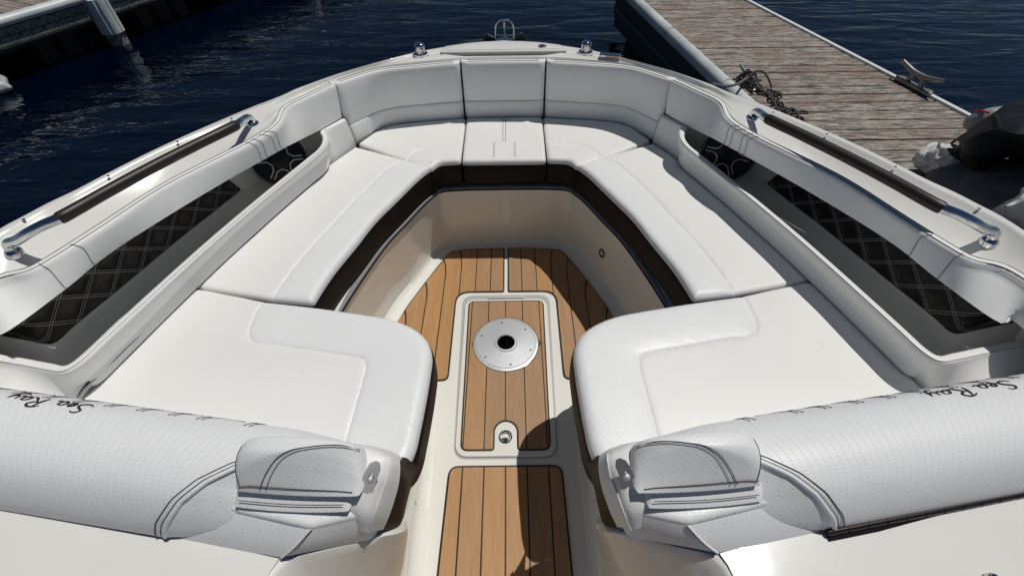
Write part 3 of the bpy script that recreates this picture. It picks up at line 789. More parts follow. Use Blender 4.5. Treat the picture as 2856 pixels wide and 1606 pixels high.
# two bow mats with planks that swing outboard at their forward ends
def make_bow():
    Z = Z0 + .002
    front = [V(-.0075, 1.632, 0), V(-.16, 1.628, 0), V(-.235, 1.618, 0), V(-.262, 1.612, 0), V(-.278, 1.592, 0), V(-.318, 1.515, 0), V(-.368, 1.405, 0), V(-.425, 1.275, 0), V(-.472, 1.13, 0), V(-.495, 1.0, 0), V(-.495, .90, 0), V(-.245, .90, 0)]
    inner = [V(-.217, .905, 0), V(-.217, 1.30, 0), V(-.19, 1.352, 0), V(-.0075, 1.352, 0)]
    out = front[:-1] + [V(-.38, .90, 0), V(-.217, .90, 0), V(-.217, 1.345, 0), V(-.0075, 1.345, 0)]
    n = len(out); rad = [.01] + [0] * (n - 5) + [0, .028, .06, .012]
    outl = fillet(out, rad)
    ey = [(-.60, .90), (-.495, 1.0), (-.472, 1.13), (-.425, 1.275), (-.368, 1.405), (-.318, 1.515), (-.278, 1.592), (-.24, 1.618), (0, 1.632)]
    exs = [e[0] for e in ey]; eys = [e[1] for e in ey]
    def warp(p, s):
        def disp(x):
            Y = float(np.interp(x, exs, eys)); d = Y - p.y
            Ln = .15; a = .030 if x < -.20 else 0.0
            if x < -.24: a = .034
            if -.24 <= x < -.18: a = .034 * (-.18 - x) / .06
            return -a * max(0, 1 - max(d, 0) / Ln) ** 2.2
        if s == 1: return V(p.x + disp(p.x), p.y, p.z)
        x = p.x
        for _ in range(8): x = p.x - disp(x)
        return V(x, p.y, p.z)
    return outl, warp
outl, warp = make_bow()
outl = densify(outl, .02)
for nm in sides():
    if MIRROR == 1: mat_panel(outl, [-.4175, -.3475, -.2775, -.2075, -.1375, -.0705], Z0 + .002, warp=warp, label='teak-striped mat on the port side of the bow well')
    else: mat_panel(outl, [-.4175, -.3475, -.2775, -.2075, -.1375, -.0705], Z0 + .002, warp=warp, label='teak-striped mat on the starboard side of the bow well')

# table base
zt = Z0 + .009
tb = lathe('table_base', [(.1265, 0), (.1265, .0045), (.1240, .0055), (.1185, .0055), (.1178, .004), (.1165, .004), (.1155, .0065), (.045, .0095), (.042, .0125), (.036, .0128), (.034, .010), (.034, -.15), (0, -.15)], (0, 1.062, zt), M_plate, boat, res=64, label='round brushed metal table base with an open socket')
lathe('table_base_ring', [(.129, 0), (.129, .0035), (.1265, .0042)], (0, 1.062, zt), M_gel, tb, res=64)
lathe('socket', [(.0338, .0095), (.0335, -.02), (.0335, -.145), (0, -.145)], (0, 1.062, zt), M_bore, tb, res=40)
for k in range(6):
    a = math.radians(63 * k + 40 - 3 * k); p = V(.1035 * math.cos(a), 1.062 + .1035 * math.sin(a), zt + .0068)
    lathe('screw', [(.0045, 0), (.004, .0015), (.0018, .0018), (.0014, .0008), (0, .0008)], p, M_bore, tb, res=12)
bm = bmesh.new(); bmesh.ops.create_cone(bm, cap_ends=True, cap_tris=False, segments=48, radius1=.0345, radius2=.0345, depth=.4, matrix=Matrix.Translation((0, 1.062, zt)))
me = bpy.data.meshes.new('socket_cutter'); bm.to_mesh(me); bm.free(); cut = bpy.data.objects.new('socket_cutter', me); COL.objects.link(cut)
for o in [q for q in bpy.data.objects if q.name in ('floor', 'hatch_gutter', 'floor_hatch', 'hatch_inlay')]:
    m_ = o.modifiers.new('hole', 'BOOLEAN'); m_.object = cut; m_.operation = 'DIFFERENCE'; m_.solver = 'EXACT'
bpy.context.view_layer.update(); dg = bpy.context.evaluated_depsgraph_get()
for o in [q for q in bpy.data.objects if q.name in ('floor', 'hatch_gutter', 'floor_hatch', 'hatch_inlay')]:
    nm_ = bpy.data.meshes.new_from_object(o.evaluated_get(dg)); o.modifiers.clear(); o.data = nm_
bpy.data.objects.remove(cut)
# latch of the hatch
lp = V(-.001, .6745, zt)
la = lathe('hatch_latch', [(.0235, 0), (.0235, .003), (.021, .0045), (.018, .003), (.0165, -.004), (0, -.005)], lp, M_chrome, boat, res=36, label='round chrome lift ring of the floor hatch')
tube('pull_ring', [lp + V(.014 * math.cos(t), .014 * math.sin(t), .003) for t in [math.radians(200 + 14 * k) for k in range(24)] if True][:23], .0018, M_chrome, la, res=8)
slab('keeper', [lp + V(*q, 0) for q in ((-.006, -.018), (.006, -.018), (.006, -.009), (.010, -.004), (-.010, -.004), (-.006, -.009))], lp.z + .001, lp.z + .005, M_chrome, la, bev=.001)

# courtesy light on the starboard wall
lc = V(.4075, 1.392, .185); ax = V(-.93, -.36, .12).normalized()
cl = lathe('courtesy_light', [(.021, -.002), (.021, .003), (.0195, .0055), (.0125, .0045), (.0115, .002), (0, .0015)], lc, M_chrome, boat, axis=ax, res=30, label='small round courtesy light on the starboard wall')
lathe('light_bezel', [(.0198, .0050), (.0192, .0062), (.0128, .0052)], lc, M_black, cl, axis=ax, res=30)
lathe('light_lens', [(.007, .002), (.006, .006), (0, .0075)], lc + ax.orthogonal() * .002, M_chrome, cl, axis=ax, res=18)

# ------------------------------------------------------------------ seat cushions
ZS = .478
def P2(l, z=ZS): return L(z, l)
side_poly = None
for nm in sides():
    # corner cushion
    pc = [V(-.178, 1.998, 0), V(-.36, 1.975, 0), V(-.50, 1.948, 0), V(-.565, 1.905, 0), V(-.632, 1.782, 0), at(1022, 405, ZS) * 1, at(1084, 424, ZS), V(-.283, 1.607, 0), V(-.262, 1.632, 0), V(-.178, 1.640, 0)]
    pc = [V(p.x, p.y, 0) for p in pc]
    crl = cr(P2([(1024, 405), (1040, 386), (1062, 375), (1100, 368), (1168, 366)]), 30)
    side = [(p.x, p.y) for p in crl] + [(-.15, 1.60), (-.25, 1.60), (-.42, 1.66)]
    cc_ = cushion('corner_cushion', fillet(pc, [.01, 0, 0, 0, .012, 0, .02, .015, .02, .012]), ZS, .012, M_vinyl, boat, creases=[(crl, .0035, .004)], regions=[(crl, 0.004, .02, side)], label='white ' + nm + ' corner seat cushion in the bow')
    skirt('cushion_side', fillet(pc, [.01, 0, 0, 0, .012, 0, .02, .015, .02, .012]), 0.354, ZS - .015, M_dark, cc_)
    # long side cushion
    outer = [at(894, 368, ZS), at(804, 431, ZS), at(644, 561, ZS), at(560, 641, ZS), at(484, 719, ZS)]
    innr = [at(789, 769, .462), at(816, 725, .462), at(844, 685, .462), at(894, 624, .462), at(944, 561, .462), at(994, 511, .462), at(1060, 447, .462), at(1086, 428, .462)]
    outer_c = cr(outer, 30); inner_c = cr(innr, 40)
    pc = [V(p.x, p.y, 0) for p in outer_c] + [V(p.x, p.y, 0) for p in [at(683, 751, ZS)]] + [V(p.x, p.y, 0) for p in inner_c]
    pc = [p + V(0, 0, 0) for p in pc]
    crl = cr(P2([(1022, 403), (995, 413), (969, 430), (944, 453), (894, 503), (844, 556), (794, 609), (745, 668), (704, 722), (681, 755)]), 60)
    side = [(p.x, p.y) for p in crl] + [(-.62, .80), (-.40, .80), (-.2, 1.6)]
    sc_ = cushion('side_cushion', pc, ZS, .012, M_vinyl, boat, creases=[(crl, .0035, .004)], regions=[(crl, .0045, .02, side)], mat2=M_perf2, label='long white ' + nm + ' seat cushion')
    skirt('cushion_side', pc, 0.354, ZS - .016, M_dark, sc_)
    # big aft cushion
    pc = [at(482, 724, ZS), at(575, 738, ZS), at(672, 757, ZS), at(730, 764, ZS), at(789, 771, ZS), at(905, 787, ZS), at(985, 801, ZS), at(1040, 823, ZS), at(1072, 850, ZS), at(1085, 885, ZS), at(1080, 940, ZS), at(1070, 1000, ZS), at(1056, 1070, ZS), at(1040, 1135, ZS), at(1018, 1175, ZS), at(985, 1190, ZS), V(-.25, .385, 0), V(-.60, .42, 0), V(-1.08, .50, 0), at(200, 1004, ZS), at(318, 886, ZS), at(435, 756, ZS), at(462, 730, ZS)]
    pc = cr([V(p.x, p.y, 0) for p in pc], 200, closed=True)
    crl = cr(P2([(668, 752), (650, 775), (638, 800), (629, 825), (627, 845), (640, 860), (700, 868), (760, 877), (830, 888), (895, 898), (916, 904), (921, 920), (912, 960), (895, 1020), (878, 1080), (860, 1140), (850, 1190)]), 80)
    side = [(p.x, p.y) for p in crl] + [(-.36, .2), (0, .2), (0, 1.2), (-.68, 1.0)]
    ac = cushion('aft_cushion', pc, ZS, .014, M_vinyl, boat, creases=[(crl, .003, .003)], regions=[(crl, .010, .05, side)], mat2=M_perf2, label='large white ' + nm + ' cushion with an L-shaped bolster by the walkway')
    skirt('cushion_side', pc, 0.354, ZS - .018, M_dark, ac)

# centre cushion
pc = [V(-.174, 1.998, 0), V(.174, 1.998, 0), V(.172, 1.641, 0), V(-.172, 1.641, 0)]
crl = [V(-.20, 1.768, 0), V(.20, 1.768, 0)]
cc_ = cushion('centre_cushion', fillet(pc, .008), ZS + .002, .012, M_vinyl, boat, creases=[], regions=[], zf=lambda v: -.008 * np.clip((1.76 - v[:, 1]) / .13, 0, 1) ** 2, label='small white centre seat cushion at the bow')
skirt('cushion_side', fillet(pc, .008), 0.354, ZS - .016, M_dark, cc_)
def onc(x, y): return V(x, y, ZS + .0058 - .008 * min(max((1.76 - y) / .13, 0), 1) ** 2)
for x in (-.006, .006): tube('stitching', [onc(x, y) for y in (1.985, 1.9, 1.8, 1.775)], .0009, M_stitch, cc_, res=5)
for x in (-.045, -.040, .042, .047): tube('stitching', [onc(x, y) for y in (1.77, 1.73, 1.69, 1.665)], .0009, M_stitchl, cc_, res=5)
# ------------------------------------------------------------------ big rolled backrests at the consoles
SEC = [(.228, .47), (.232, .55), (.224, .62), (.196, .668), (.150, .694), (.100, .698), (.058, .684), (.028, .655), (.010, .622), (.004, .594)]
SECR = cr([V(a, b, 0) for a, b in SEC], 40)
XE = [(-.26, 0), (-.25, .22), (-.22, .40), (-.30, .50), (-.385, .56), (-.452, .63), (-.508, .71), (-.548, .79), (-.585, .90), (-.605, 1)]
def roll_pt(X, s):
    k = s * 39; i = min(int(k), 38); q = lerp(SECR[i], SECR[i + 1], k - i)
    Y0 = .222 + .150 * (-X - .60)
    taper = max(0, min(1, (-X - .16) / .25)); zt = -.030 * (1 - taper) ** 2
    return V(X, Y0 + q.x * (1 - .10 * (1 - taper)), q.y + zt)
def xend(s): return float(np.interp(s, [e[1] for e in XE], [e[0] for e in XE]))
for nm in sides():
    rows = []
    for i in range(40):
        s = i / 39; xe = xend(s); r = []
        for k in range(60):
            t = k / 59; X = -1.36 + (xe + 1.36) * (1 - (1 - t) ** 1.5); p = roll_pt(X, s)
            e = (xe - X)
            if e < .012: p = p - V(0, 0, .004 * (1 - e / .012) ** 2 * min(1, s * 2))
            r.append(p)
        rows.append(r)
    vs, fs, uv = gridmesh(rows)
    rb = obj('rolled_backrest', vs, fs, M_perf, boat, uv, 60, label='perforated white rolled backrest of the ' + nm + ' console')
    # welt and stitching along the scooped end
    ed = [roll_pt(xend(s) , s) for s in np.linspace(.42, .985, 30)]
    tube('welt', [p - V(0, 0, .003) for p in ed], .0042, M_perf, rb, n=60, res=8)
    def nrm(X, s):
        a = roll_pt(X, min(s + .01, 1)) - roll_pt(X, max(s - .01, 0)); b = V(1, .0, 0); n = b.cross(a).normalized()
        return n if n.z > 0 or s > .9 and n.y < 0 else -n
    def surf(X, s, h=.0012):
        n = nrm(X, s); n = n if n.dot(V(0, -.3, 1)) > 0 else -n
        return roll_pt(X, s) + n * h
    tube('stitching', [surf(xend(s) - .017, s) for s in np.linspace(.42, .985, 40)], .0009, M_stitch, rb, n=90, res=5)
    tube('stitching', [surf(xend(s) - .006, s, .0008) for s in np.linspace(.42, .985, 40)], .0006, M_stitch, rb, n=90, res=5)
    # quilt seams along the crest
    seamX = [-.50, -.60, -.66, -.73, -.80, -.87, -.94, -1.01, -1.08]
    for X in seamX:
        for dx in (0, .012):
            tube('quilt_seam', [surf(X + dx + .05 * u * u, .44 - .30 * u) for u in (0, .25, .5, .75, 1)], .0008, M_stitch, rb, n=14, res=5)
    for a, b in zip(seamX[:-1], seamX[1:]):
        tube('quilt_seam', [surf(a + (b - a) * u, .42 - .10 * math.sin(math.pi * u)) for u in np.linspace(0.15, .9, 7)], .0009, M_crease, rb, n=16, res=5)
    # scooped recess behind the armrest
    rec = []
    edc = [roll_pt(xend(s), s) for s in np.linspace(.40, 1, 24)]
    for t, dz in ((0, -.004), (.12, -.018), (.3, -.035), (.55, -.055), (.8, -.07), (1, -.08)):
        rec.append([V(lerp(p, V(-.22, .235, p.z), t * .9).x, lerp(p, V(-.30, .25, 0), t * .55).y, max(p.z + dz * (p.z - .59) / .10 * 1.1, .586)) for p in edc])
    loft('scooped_recess', rec, M_perf, rb, n=40, smooth=60)
    # end pad going down beside the aft cushion
    def row(*q): return [at(x, y, z) for x, y, z in q]
    ptsA = [row((868, 1112, .66), (905, 1117, .66), (940, 1122, .64), (985, 1135, .60), (1012, 1150, .56)),
            row((870, 1116, .694), (905, 1121, .693), (940, 1130, .690), (980, 1146, .676), (1006, 1165, .650)),
            row((878, 1130, .698), (912, 1138, .697), (945, 1148, .693), (980, 1157, .683), (1007, 1178, .648)),
            row((890, 1175, .690), (925, 1185, .690), (952, 1192, .684), (974, 1196, .672), (1004, 1212, .632)),
            row((885, 1230, .670), (915, 1240, .668), (942, 1242, .664), (959, 1240, .655), (994, 1252, .610)),
            row((880, 1280, .645), (905, 1290, .645), (925, 1295, .640), (941, 1292, .634), (978, 1300, .582)),
            row((890, 1330, .600), (905, 1335, .600), (918, 1338, .598), (926, 1338, .594), (964, 1331, .558))]
    ep = loft('end_pad', ptsA, M_vinyl, rb, n=40, prof=40, smooth=60, label='upright white end pad of the ' + nm + ' console backrest')
    tube('end_pad_seam', [p + V(.0015, -.001, .001) for p in cr([r[3] for r in ptsA[1:]], 30)], .0014, M_vinyl, ep, curve=False, res=6)
    loft('dark_end_panel', [row((1000, 1150, .58), (1018, 1150, .50), (1060, 1165, .40)), row((1004, 1178, .645), (1024, 1205, .56), (1034, 1225, .45)), row((994, 1250, .608), (1020, 1245, .54), (1026, 1255, .44)), row((978, 1300, .578), (1004, 1318, .50), (1008, 1322, .44)), row((962, 1333, .552), (994, 1328, .50), (998, 1330, .44))], M_dark, rb, n=24, prof=16, smooth=60)
    # cushioned block under the armrest
    topc = [V(-.566, .300, 0), V(-.556, .272, 0), V(-.328, .226, 0), V(-.222, .252, 0), V(-.215, .31, 0), V(-.45, .345, 0)]
    botc = [V(-.605, .285, 0), V(-.595, .229, 0), V(-.386, .194, 0), V(-.236, .232, 0), V(-.225, .30, 0), V(-.45, .345, 0)]
    rr = [.02, .018, .007, .015, .02, .02]
    blk, blb = fillet(topc, rr, 8), fillet(botc, rr, 8)
    zfun = lambda x: -.012 * min(max((x + .36) / .14, 0), 1)
    bc = cushion('arm_block', blk, .648, .010, M_perf2, rb, drop=.0005, puff=.002, zf=lambda v: -.012 * np.clip((v[:, 0] + .36) / .14, 0, 1), label='perforated white cushioned block below the ' + nm + ' armrest')
    rows = []
    for k in range(12):
        s = k / 11; r = []
        for p, q in zip(blk, blb):
            c = lerp(p, q, s ** .9); d = V(c.x + .42, (c.y - .30) * 1.4, 0).normalized(); o = .004 * math.sin(math.pi * s) - .0003
            r.append(V(c.x + d.x * o, c.y + d.y * o, .6380 + zfun(p.x) + (.587 - .04 * min(max((q.x + .37) / .14, 0), 1) - .6380 - zfun(p.x)) * s))
        rows.append(r)
    vs, fs, uv = gridmesh(rows, closed_v=True); obj('block_side', vs, fs, M_perf2, bc, uv, 60)
    k0 = 9 + 9 + 4
    tube('corner_seam', [rows[k][k0] + V(.0005, -.001, .0005) for k in range(0, 12)], .0022, M_perf2, bc, res=8)
    tube('stitching', [rows[k][k0] + V(.0035, -.0015, .0012) for k in range(0, 12)], .0010, M_stitch, bc, res=5)

# ------------------------------------------------------------------ folding armrests
for nm in sides():
    def edge(u, v, pw):
        ev = max(0, 1 - abs(v) ** (pw[2] if v > 0 else pw[4])) ** (pw[3] if v > 0 else pw[5])
        return max(0, 1 - abs(u) ** pw[0]) ** pw[1] * ev
    PWU = (6, .42, 5, .38, 2.6, .62); PWL = (6, .42, 5, .4, 3.2, .6)
    def pad(name, x0, x1, y0, y1, z0, z1, parent, dome, skew=0, label=None, pw=PWU, flare=.024):
        rows = []; nx, ny = 50, 40
        for j in range(ny + 1):
            v = -1 + 2 * j / ny; r = []
            for i in range(nx + 1):
                u = -1 + 2 * i / nx
                # superellipse footprint
                uu = u * math.sqrt(1 - .5 * v * v * .28); vv = v * math.sqrt(1 - .5 * u * u * .42)
                e = edge(u, v, pw)
                r.append((uu, vv, e))
            rows.append(r)
        out_t = []; out_b = []
        for r in rows:
            a = []; b = []
            for (u, v, e) in r:
                X = (x0 + x1) / 2 + u * (x1 - x0) / 2; Y = (y0 + y1) / 2 + v * (y1 - y0) / 2 + skew * (X - (x0 + x1) / 2) - (flare * (1 - e) * min(-v * 2, 1) if v < 0 else 0)
                zm = z0 + (z1 - z0) * .16
                a.append(V(X, Y, zm + (dome(u, v) - zm) * e)); b.append(V(X, Y + (flare * e * .3 if v < 0 else 0), zm + (z0 - zm) * e))
            out_t.append(a); out_b.append(b)
        vt, ft, uvt = gridmesh(out_t); vb, fb, uvb = gridmesh(out_b, flip=True)
        k = len(vt); vs = vt + vb; fs = ft + [tuple(q + k for q in f) for f in fb]
        return obj(name, vs, fs, M_perf2, parent, uvt + uvb, 75, label)
    # top surface leans: tall ridge forward, falling toward the aft edge, inboard facet cut down
    def dome1(u, v):
        z = .754 - .012 * (u + .1) ** 2 - .006 * max(0, -v) ** 1.8
        f = max(0, (u * .55 - v * .75) - .10); z -= .034 * min(f, 1) ** .9      # facet seam runs diagonally
        return z
    def dome2(u, v): return .6815 - .010 * max(0, -v) ** 3
    low_ = pad('armrest', -.470, -.254, .2635, .345, .650, .686, boat, dome2, -.05, pw=PWL, flare=.014, label='folding padded armrest on the ' + nm + ' console backrest')
    up = pad('armrest_top_pad', -.460, -.232, .291, .352, .672, .75, low_, dome1, -.05)
    def ups(u, v, h=.0016):
        x0, x1, y0, y1, z0, z1 = -.460, -.232, .291, .352, .672, .75
        e = edge(u, v, PWU)
        uu = u * math.sqrt(1 - .5 * v * v * .28); vv = v * math.sqrt(1 - .5 * u * u * .42)
        X = (x0 + x1) / 2 + uu * (x1 - x0) / 2; Y = (y0 + y1) / 2 + vv * (y1 - y0) / 2 - .05 * (X - (x0 + x1) / 2) - (.024 * (1 - e) * min(-v * 2, 1) if v < 0 else 0); zm = z0 + (z1 - z0) * .16
        return V(X, Y - h * .6, zm + (dome1(u, v) - zm) * e + h)
    tube('stitching', [ups(u, v) for u, v in ((-.60, -.985), (-.55, -.93), (-.42, -.75), (-.22, -.42), (-.02, -.12), (.2, .10), (.45, .30), (.70, .45), (.93, .55))], .0007, M_stitch, up, n=60, res=5)
    tube('stitching', [ups(u, v) for u, v in ((-.50, -.985), (-.45, -.93), (-.33, -.75), (-.14, -.42), (.05, -.15), (.25, .04), (.48, .22), (.72, .36), (.93, .45))], .0005, M_stitch, up, n=60, res=5)
    tube('stitching', [ups(u, -.955, .0015) for u in (-.95, -.8, -.5, -.2, .1, .4, 0.7, .9)], .0007, M_stitch, up, n=40, res=5)
    tube('stitching', [ups(-.93, v) for v in (-.95, -.6, -.2, .2, .6, .9)], .0007, M_stitch, up, n=40, res=5)
    tube('stitching', [V(-.457 + .188 * t, .2655 - .0094 * t - .0032 * math.sin(math.pi * t), .6690) for t in (.02, .1, .3, .5, .7, .9, 1.0)], .0007, M_stitch, low_, n=40, res=5)
    # hinge plate
    pl = [at(873, 1281, .632), at(926, 1285, .632), at(945, 1215, .684), at(958, 1180, .714), at(956, 1163, .728), at(946, 1158, .732), at(933, 1163, .728), at(922, 1180, .714)]
    bot = [p - V(.003, 0, .004) for p in pl]; n = len(pl); fs = [tuple(range(n)), tuple(range(2 * n - 1, n - 1, -1))] + [(i, n + i, n + (i + 1) % n, (i + 1) % n) for i in range(n)]
    hp = obj('hinge_plate', pl + bot, fs, M_chrome, low_, None, 20, label='polished steel hinge plate of the armrest')
    c = at(931, 1206, .694)
    lathe('pivot_bolt', [(.0065, 0), (.0065, .003), (.005, .005), (.0032, .0055), (.0030, .009), (0, .0095)], fl(c), M_plate, hp, axis=fl(V(.1, -.75, .6)), res=20, raw=True)

# ------------------------------------------------------------------ script lettering on the rolls
def stroke_word(word):
    G = {'S': ([[(.62, .88), (.50, 1.0), (.30, .98), (.20, .80), (.34, .62), (.52, .46), (.55, .22), (.36, .04), (.12, .06), (.0, .22)]], .66),
         'e': ([[(.02, .20), (.24, .26), (.34, .40), (.24, .52), (.10, .42), (.06, .22), (.18, .04), (.40, .08)]], .42),
         'a': ([[(.36, .46), (.20, .52), (.06, .36), (.06, .12), (.20, .04), (.34, .22), (.38, .48)], [(.38, .48), (.36, .16), (.44, .05), (.58, .12)]], .56),
         'R': ([[(.10, .0), (.18, .5), (.26, .98)], [(.0, .86), (.20, 1.0), (.48, 1.02), (.62, .84), (.50, .60), (.24, .52)], [(.34, .54), (.52, .26), (.70, .02), (.84, .04)]], .80),
         'y': ([[(.04, .50), (.06, .18), (.20, .06), (.34, .24), (.40, .50)], [(.40, .50), (.34, .0), (.22, -.34), (.04, -.44), (-.08, -.34)]], .52)}
    out = []; x = 0
    for ch in word:
        if ch == ' ': x += .34; continue
        st, wd = G[ch]
        for s in st: out.append([(x + px, py) for px, py in s])
        x += wd + .03
    return out, x
def lettering(X0, dirx, parent, h=.051, s0=.445):
    st, wtot = stroke_word('Sea Ray')
    letters = []
    for i, s in enumerate(st):
        pts = []
        for (u, v) in s:
            X = X0 - u * h * .92; Y = v
            ss = s0 + v * .070 + (.0 if dirx > 0 else 0)
            Xp = -abs(X) if True else X
            xx = (X if dirx < 0 else -X)
            q = roll_pt(xx, ss); a = roll_pt(xx, ss + .01) - roll_pt(xx, ss - .01); n = V(1, 0, 0).cross(a).normalized(); n = n if n.z > 0 else -n
            q = q + n * .0006
            pts.append(V(X, q.y, q.z))
        tube('embroidered_letter_stroke', pts, (lambda t: .0009 + .0013 * math.sin(math.pi * t) ** .7), M_ink, parent, n=26, res=6, raw=True)
rolls = [o for o in bpy.data.objects if o.name.startswith('rolled_backrest')]
lettering(1.045, 1, rolls[1]); lettering(-.815, -1, rolls[0])

# piano hinge below the starboard roll
h0, h1 = at(2081, 1338, .597), at(2576, 1241, .597); h1 = h0 + (h1 - h0) * 1.25
hg = tube('piano_hinge', [h0, h1], .0052, M_hinge, boat, curve=False, res=12, label='dark piano hinge along the starboard backrest')
d = (h1 - h0).normalized(); Lh = (h1 - h0).length; k = 0
while k * .0385 + .036 < Lh:
    tube('knuckle', [h0 + d * (k * .0385 + .001), h0 + d * (k * .0385 + .0365)], .0062, M_hinge, hg, curve=False, res=12); k += 1
q = V(-d.y, d.x, 0)
vs = [h0 - V(0, 0, .004) - q * .001, h1 - V(0, 0, .004) - q * .001, h1 - V(0, 0, .009) - q * .013, h0 - V(0, 0, .009) - q * .013]
obj('hinge_leaf', vs + [v - V(0, 0, .002) for v in vs], [(0, 1, 2, 3), (7, 6, 5, 4), (0, 4, 5, 1), (1, 5, 6, 2), (2, 6, 7, 3), (3, 7, 4, 0)], M_hinge, hg)
# small steel knobs on the console tops
for nm in sides():
    lathe('console_knob', [(.009, -.004), (.010, .004), (.0085, .010), (.006, .013), (0, .014)], fl(V(-.835, .150, .588)), M_chrome, boat, raw=True, res=20)

# ------------------------------------------------------------------ grab rails
from mathutils.bvhtree import BVHTree
_g = [o for o in bpy.data.objects if o.name == 'gunwale'][0]
_bv = BVHTree.FromPolygons([v.co.copy() for v in _g.data.vertices], [tuple(p.vertices) for p in _g.data.polygons])
def settle(x, y):
    o_ = V(CX, 0, CH); h_ = _bv.ray_cast(o_, (at(x, y, .5) - o_).normalized()); return h_[0].copy()
for nm in sides():
    b0, b1 = settle(34, 634), settle(637, 312)
    g0 = [b0, b0 + V(.001, .004, .022), at(46, 603, .750), at(76, 584, .772), at(110, 566, .784), at(150, 549, .790)]
    e1 = V(b1.x, b1.y, b1.z + .022)
    g1 = [at(596, 314, .775), lerp(at(596, 314, .775), e1, .45) + V(0, 0, .003), lerp(at(596, 314, .775), e1, .85) + V(0, 0, .003), e1 - V(0, 0, .006), b1]
    mid = [lerp(g0[-1], g1[0], t) + V(-.012, 0, 0) * math.sin(math.pi * t) for t in (.25, .5, .75)]
    pth = cr(g0 + mid + g1, 120)
    gr = tube('grab_rail', pth, .0130, M_chrome, boat, curve=False, res=16, label='polished ' + nm + ' grab rail with a dark leather grip')
    ia = min(range(120), key=lambda i: (pth[i] - g0[-1]).length); ib = min(range(120), key=lambda i: (pth[i] - g1[0]).length)
    tube('leather_grip', pth[ia:ib + 1], lambda t: .0158 if .008 < t < .992 else .0148, M_grip, gr, curve=False, res=18)
    for e, dz in ((pth[0], .002), (pth[-1], .002)):
        lathe('rail_flange', [(.020, -.012), (.020, .001), (.017, .005), (.013, .008)], fl(V(e.x, e.y, e.z + dz)), M_chrome, gr, raw=True, res=24)

# ------------------------------------------------------------------ foredeck fittings
hp = [V(-.268, 2.046, 0), V(-.252, 2.112, 0), V(-.17, 2.142, 0), V(-.09, 2.160, 0), V(0, 2.166, 0)]
hp = hp + [V(-p.x, p.y, 0) for p in reversed(hp[:-1])]
ah = slab('anchor_locker_lid', fillet(hp, [.008, .012, 0, 0, 0, 0, 0, .012, .008]), .738, .7485, M_gel, boat, bev=.003, seg=3, label='white anchor locker lid on the foredeck')
h2 = offs(hp, .016); slab('lid_raised_field', fillet(h2, .01), .7475, .7505, M_gel, ah, bev=.0015, seg=2)
slab('lid_gap', fillet(offs(hp, -.003), .01), .736, .7452, M_crease, boat, bev=0)
lc = V(.168, 2.088, .7505)
ll = lathe('lid_latch', [(.019, 0), (.019, .0018), (.017, .003), (.013, .002), (.012, -.002), (0, -.001)], lc, M_chrome, boat, res=28)
slab('latch_paddle', [lc + V(*q, 0) for q in ((-.009, -.006), (.009, -.006), (.010, .004), (-.010, .004))], lc.z, lc.z + .003, M_hinge, ll, bev=.001)
for nm in sides():
    c = fl(V(-.352, 2.048, .742))
    k = lathe('pull_up_cleat', [(.030, 0), (.030, .002), (.019, .004), (.0175, .012), (.0205, .020), (.022, .030), (.0195, .038), (.013, .0425), (.006, .044), (0, .0445)], c, M_chrome, boat, raw=True, res=28, label='polished round pull-up cleat on the ' + nm + ' foredeck')
    for a in (-.7, .7): tube('cleat_rib', [c + V(.021 * math.sin(a), -.021 * math.cos(a), .004), c + V(.025 * math.sin(a), -.025 * math.cos(a), .02), c + V(.018 * math.sin(a), -.018 * math.cos(a), .038)], .0022, M_bore, k, raw=True, res=6)
    lathe('cleat_base', [(.036, -.002), (.034, .001), (.031, .0015)], c, M_gel, k, raw=True, res=28)
p0 = V(.455, 1.975, .7445)
slab('deck_plate', fillet([p0 + V(-.055, .012, 0), p0 + V(.030, -.008, 0), p0 + V(.038, .022, 0), p0 + V(-.045, .044, 0)], .006), .7445, .7525, M_chrome, boat, bev=.002, label='low polished plate beside the starboard pull-up cleat')
# bow roller loop and anchor
lp_ = [V(-.037, 2.285, .70), V(-.037, 2.29, .75), V(-.031, 2.292, .775), V(-.014, 2.294, .790), V(.014 + .01, 2.294, .790), V(.041, 2.292, .775), V(.047, 2.29, .75), V(.047, 2.285, .70)]
br = tube('bow_roller_loop', lp_, .0052, M_chrome, boat, n=50, res=10, label='polished steel loop over the bow roller')
tube('roller_pin', [V(-.037, 2.288, .728), V(.047, 2.288, .728)], .004, M_chrome, br, curve=False)
tube('roller_strut', [V(.003, 2.30, .69), V(.003, 2.296, .784)], .006, M_chrome, br, curve=False)
slab('bow_plate', fillet([V(-.05, 2.20, 0), V(.06, 2.20, 0), V(.05, 2.27, 0), V(.0, 2.285, 0), V(-.04, 2.27, 0)], .02), .700, .724, M_chrome, br, bev=.003)
an = thing('anchor', 'dark blue-grey plough anchor hanging in the bow roller with both flukes showing', 'anchor', (.005, 2.36, .62))
tube('shank', [V(.004, 2.24, .706), V(.004, 2.33, .70), V(.004, 2.42, .64), V(.004, 2.45, .55)], .012, M_gray, an)
M_anch = mat('dark_steel_fluke', (.028, .036, .052), .38, .3)
for sgn in (-1, 1):
    r = [[V(.004, 2.36, .66), V(.004, 2.44, .60), V(.004, 2.47, .48)], [V(.004 + sgn * .045, 2.35, .70), V(.004 + sgn * .07, 2.42, .62), V(.004 + sgn * .05, 2.46, .50)], [V(.004 + sgn * .085, 2.36, .715), V(.004 + sgn * .135, 2.38, .63), V(.004 + sgn * .09, 2.42, .52)]]
    f = loft('fluke', r, M_anch, an, n=12, prof=10, smooth=60); m_ = f.modifiers.new('thick', 'SOLIDIFY'); m_.thickness = .008

# small crumbs and marks the camera sees on the gelcoat stay in the materials

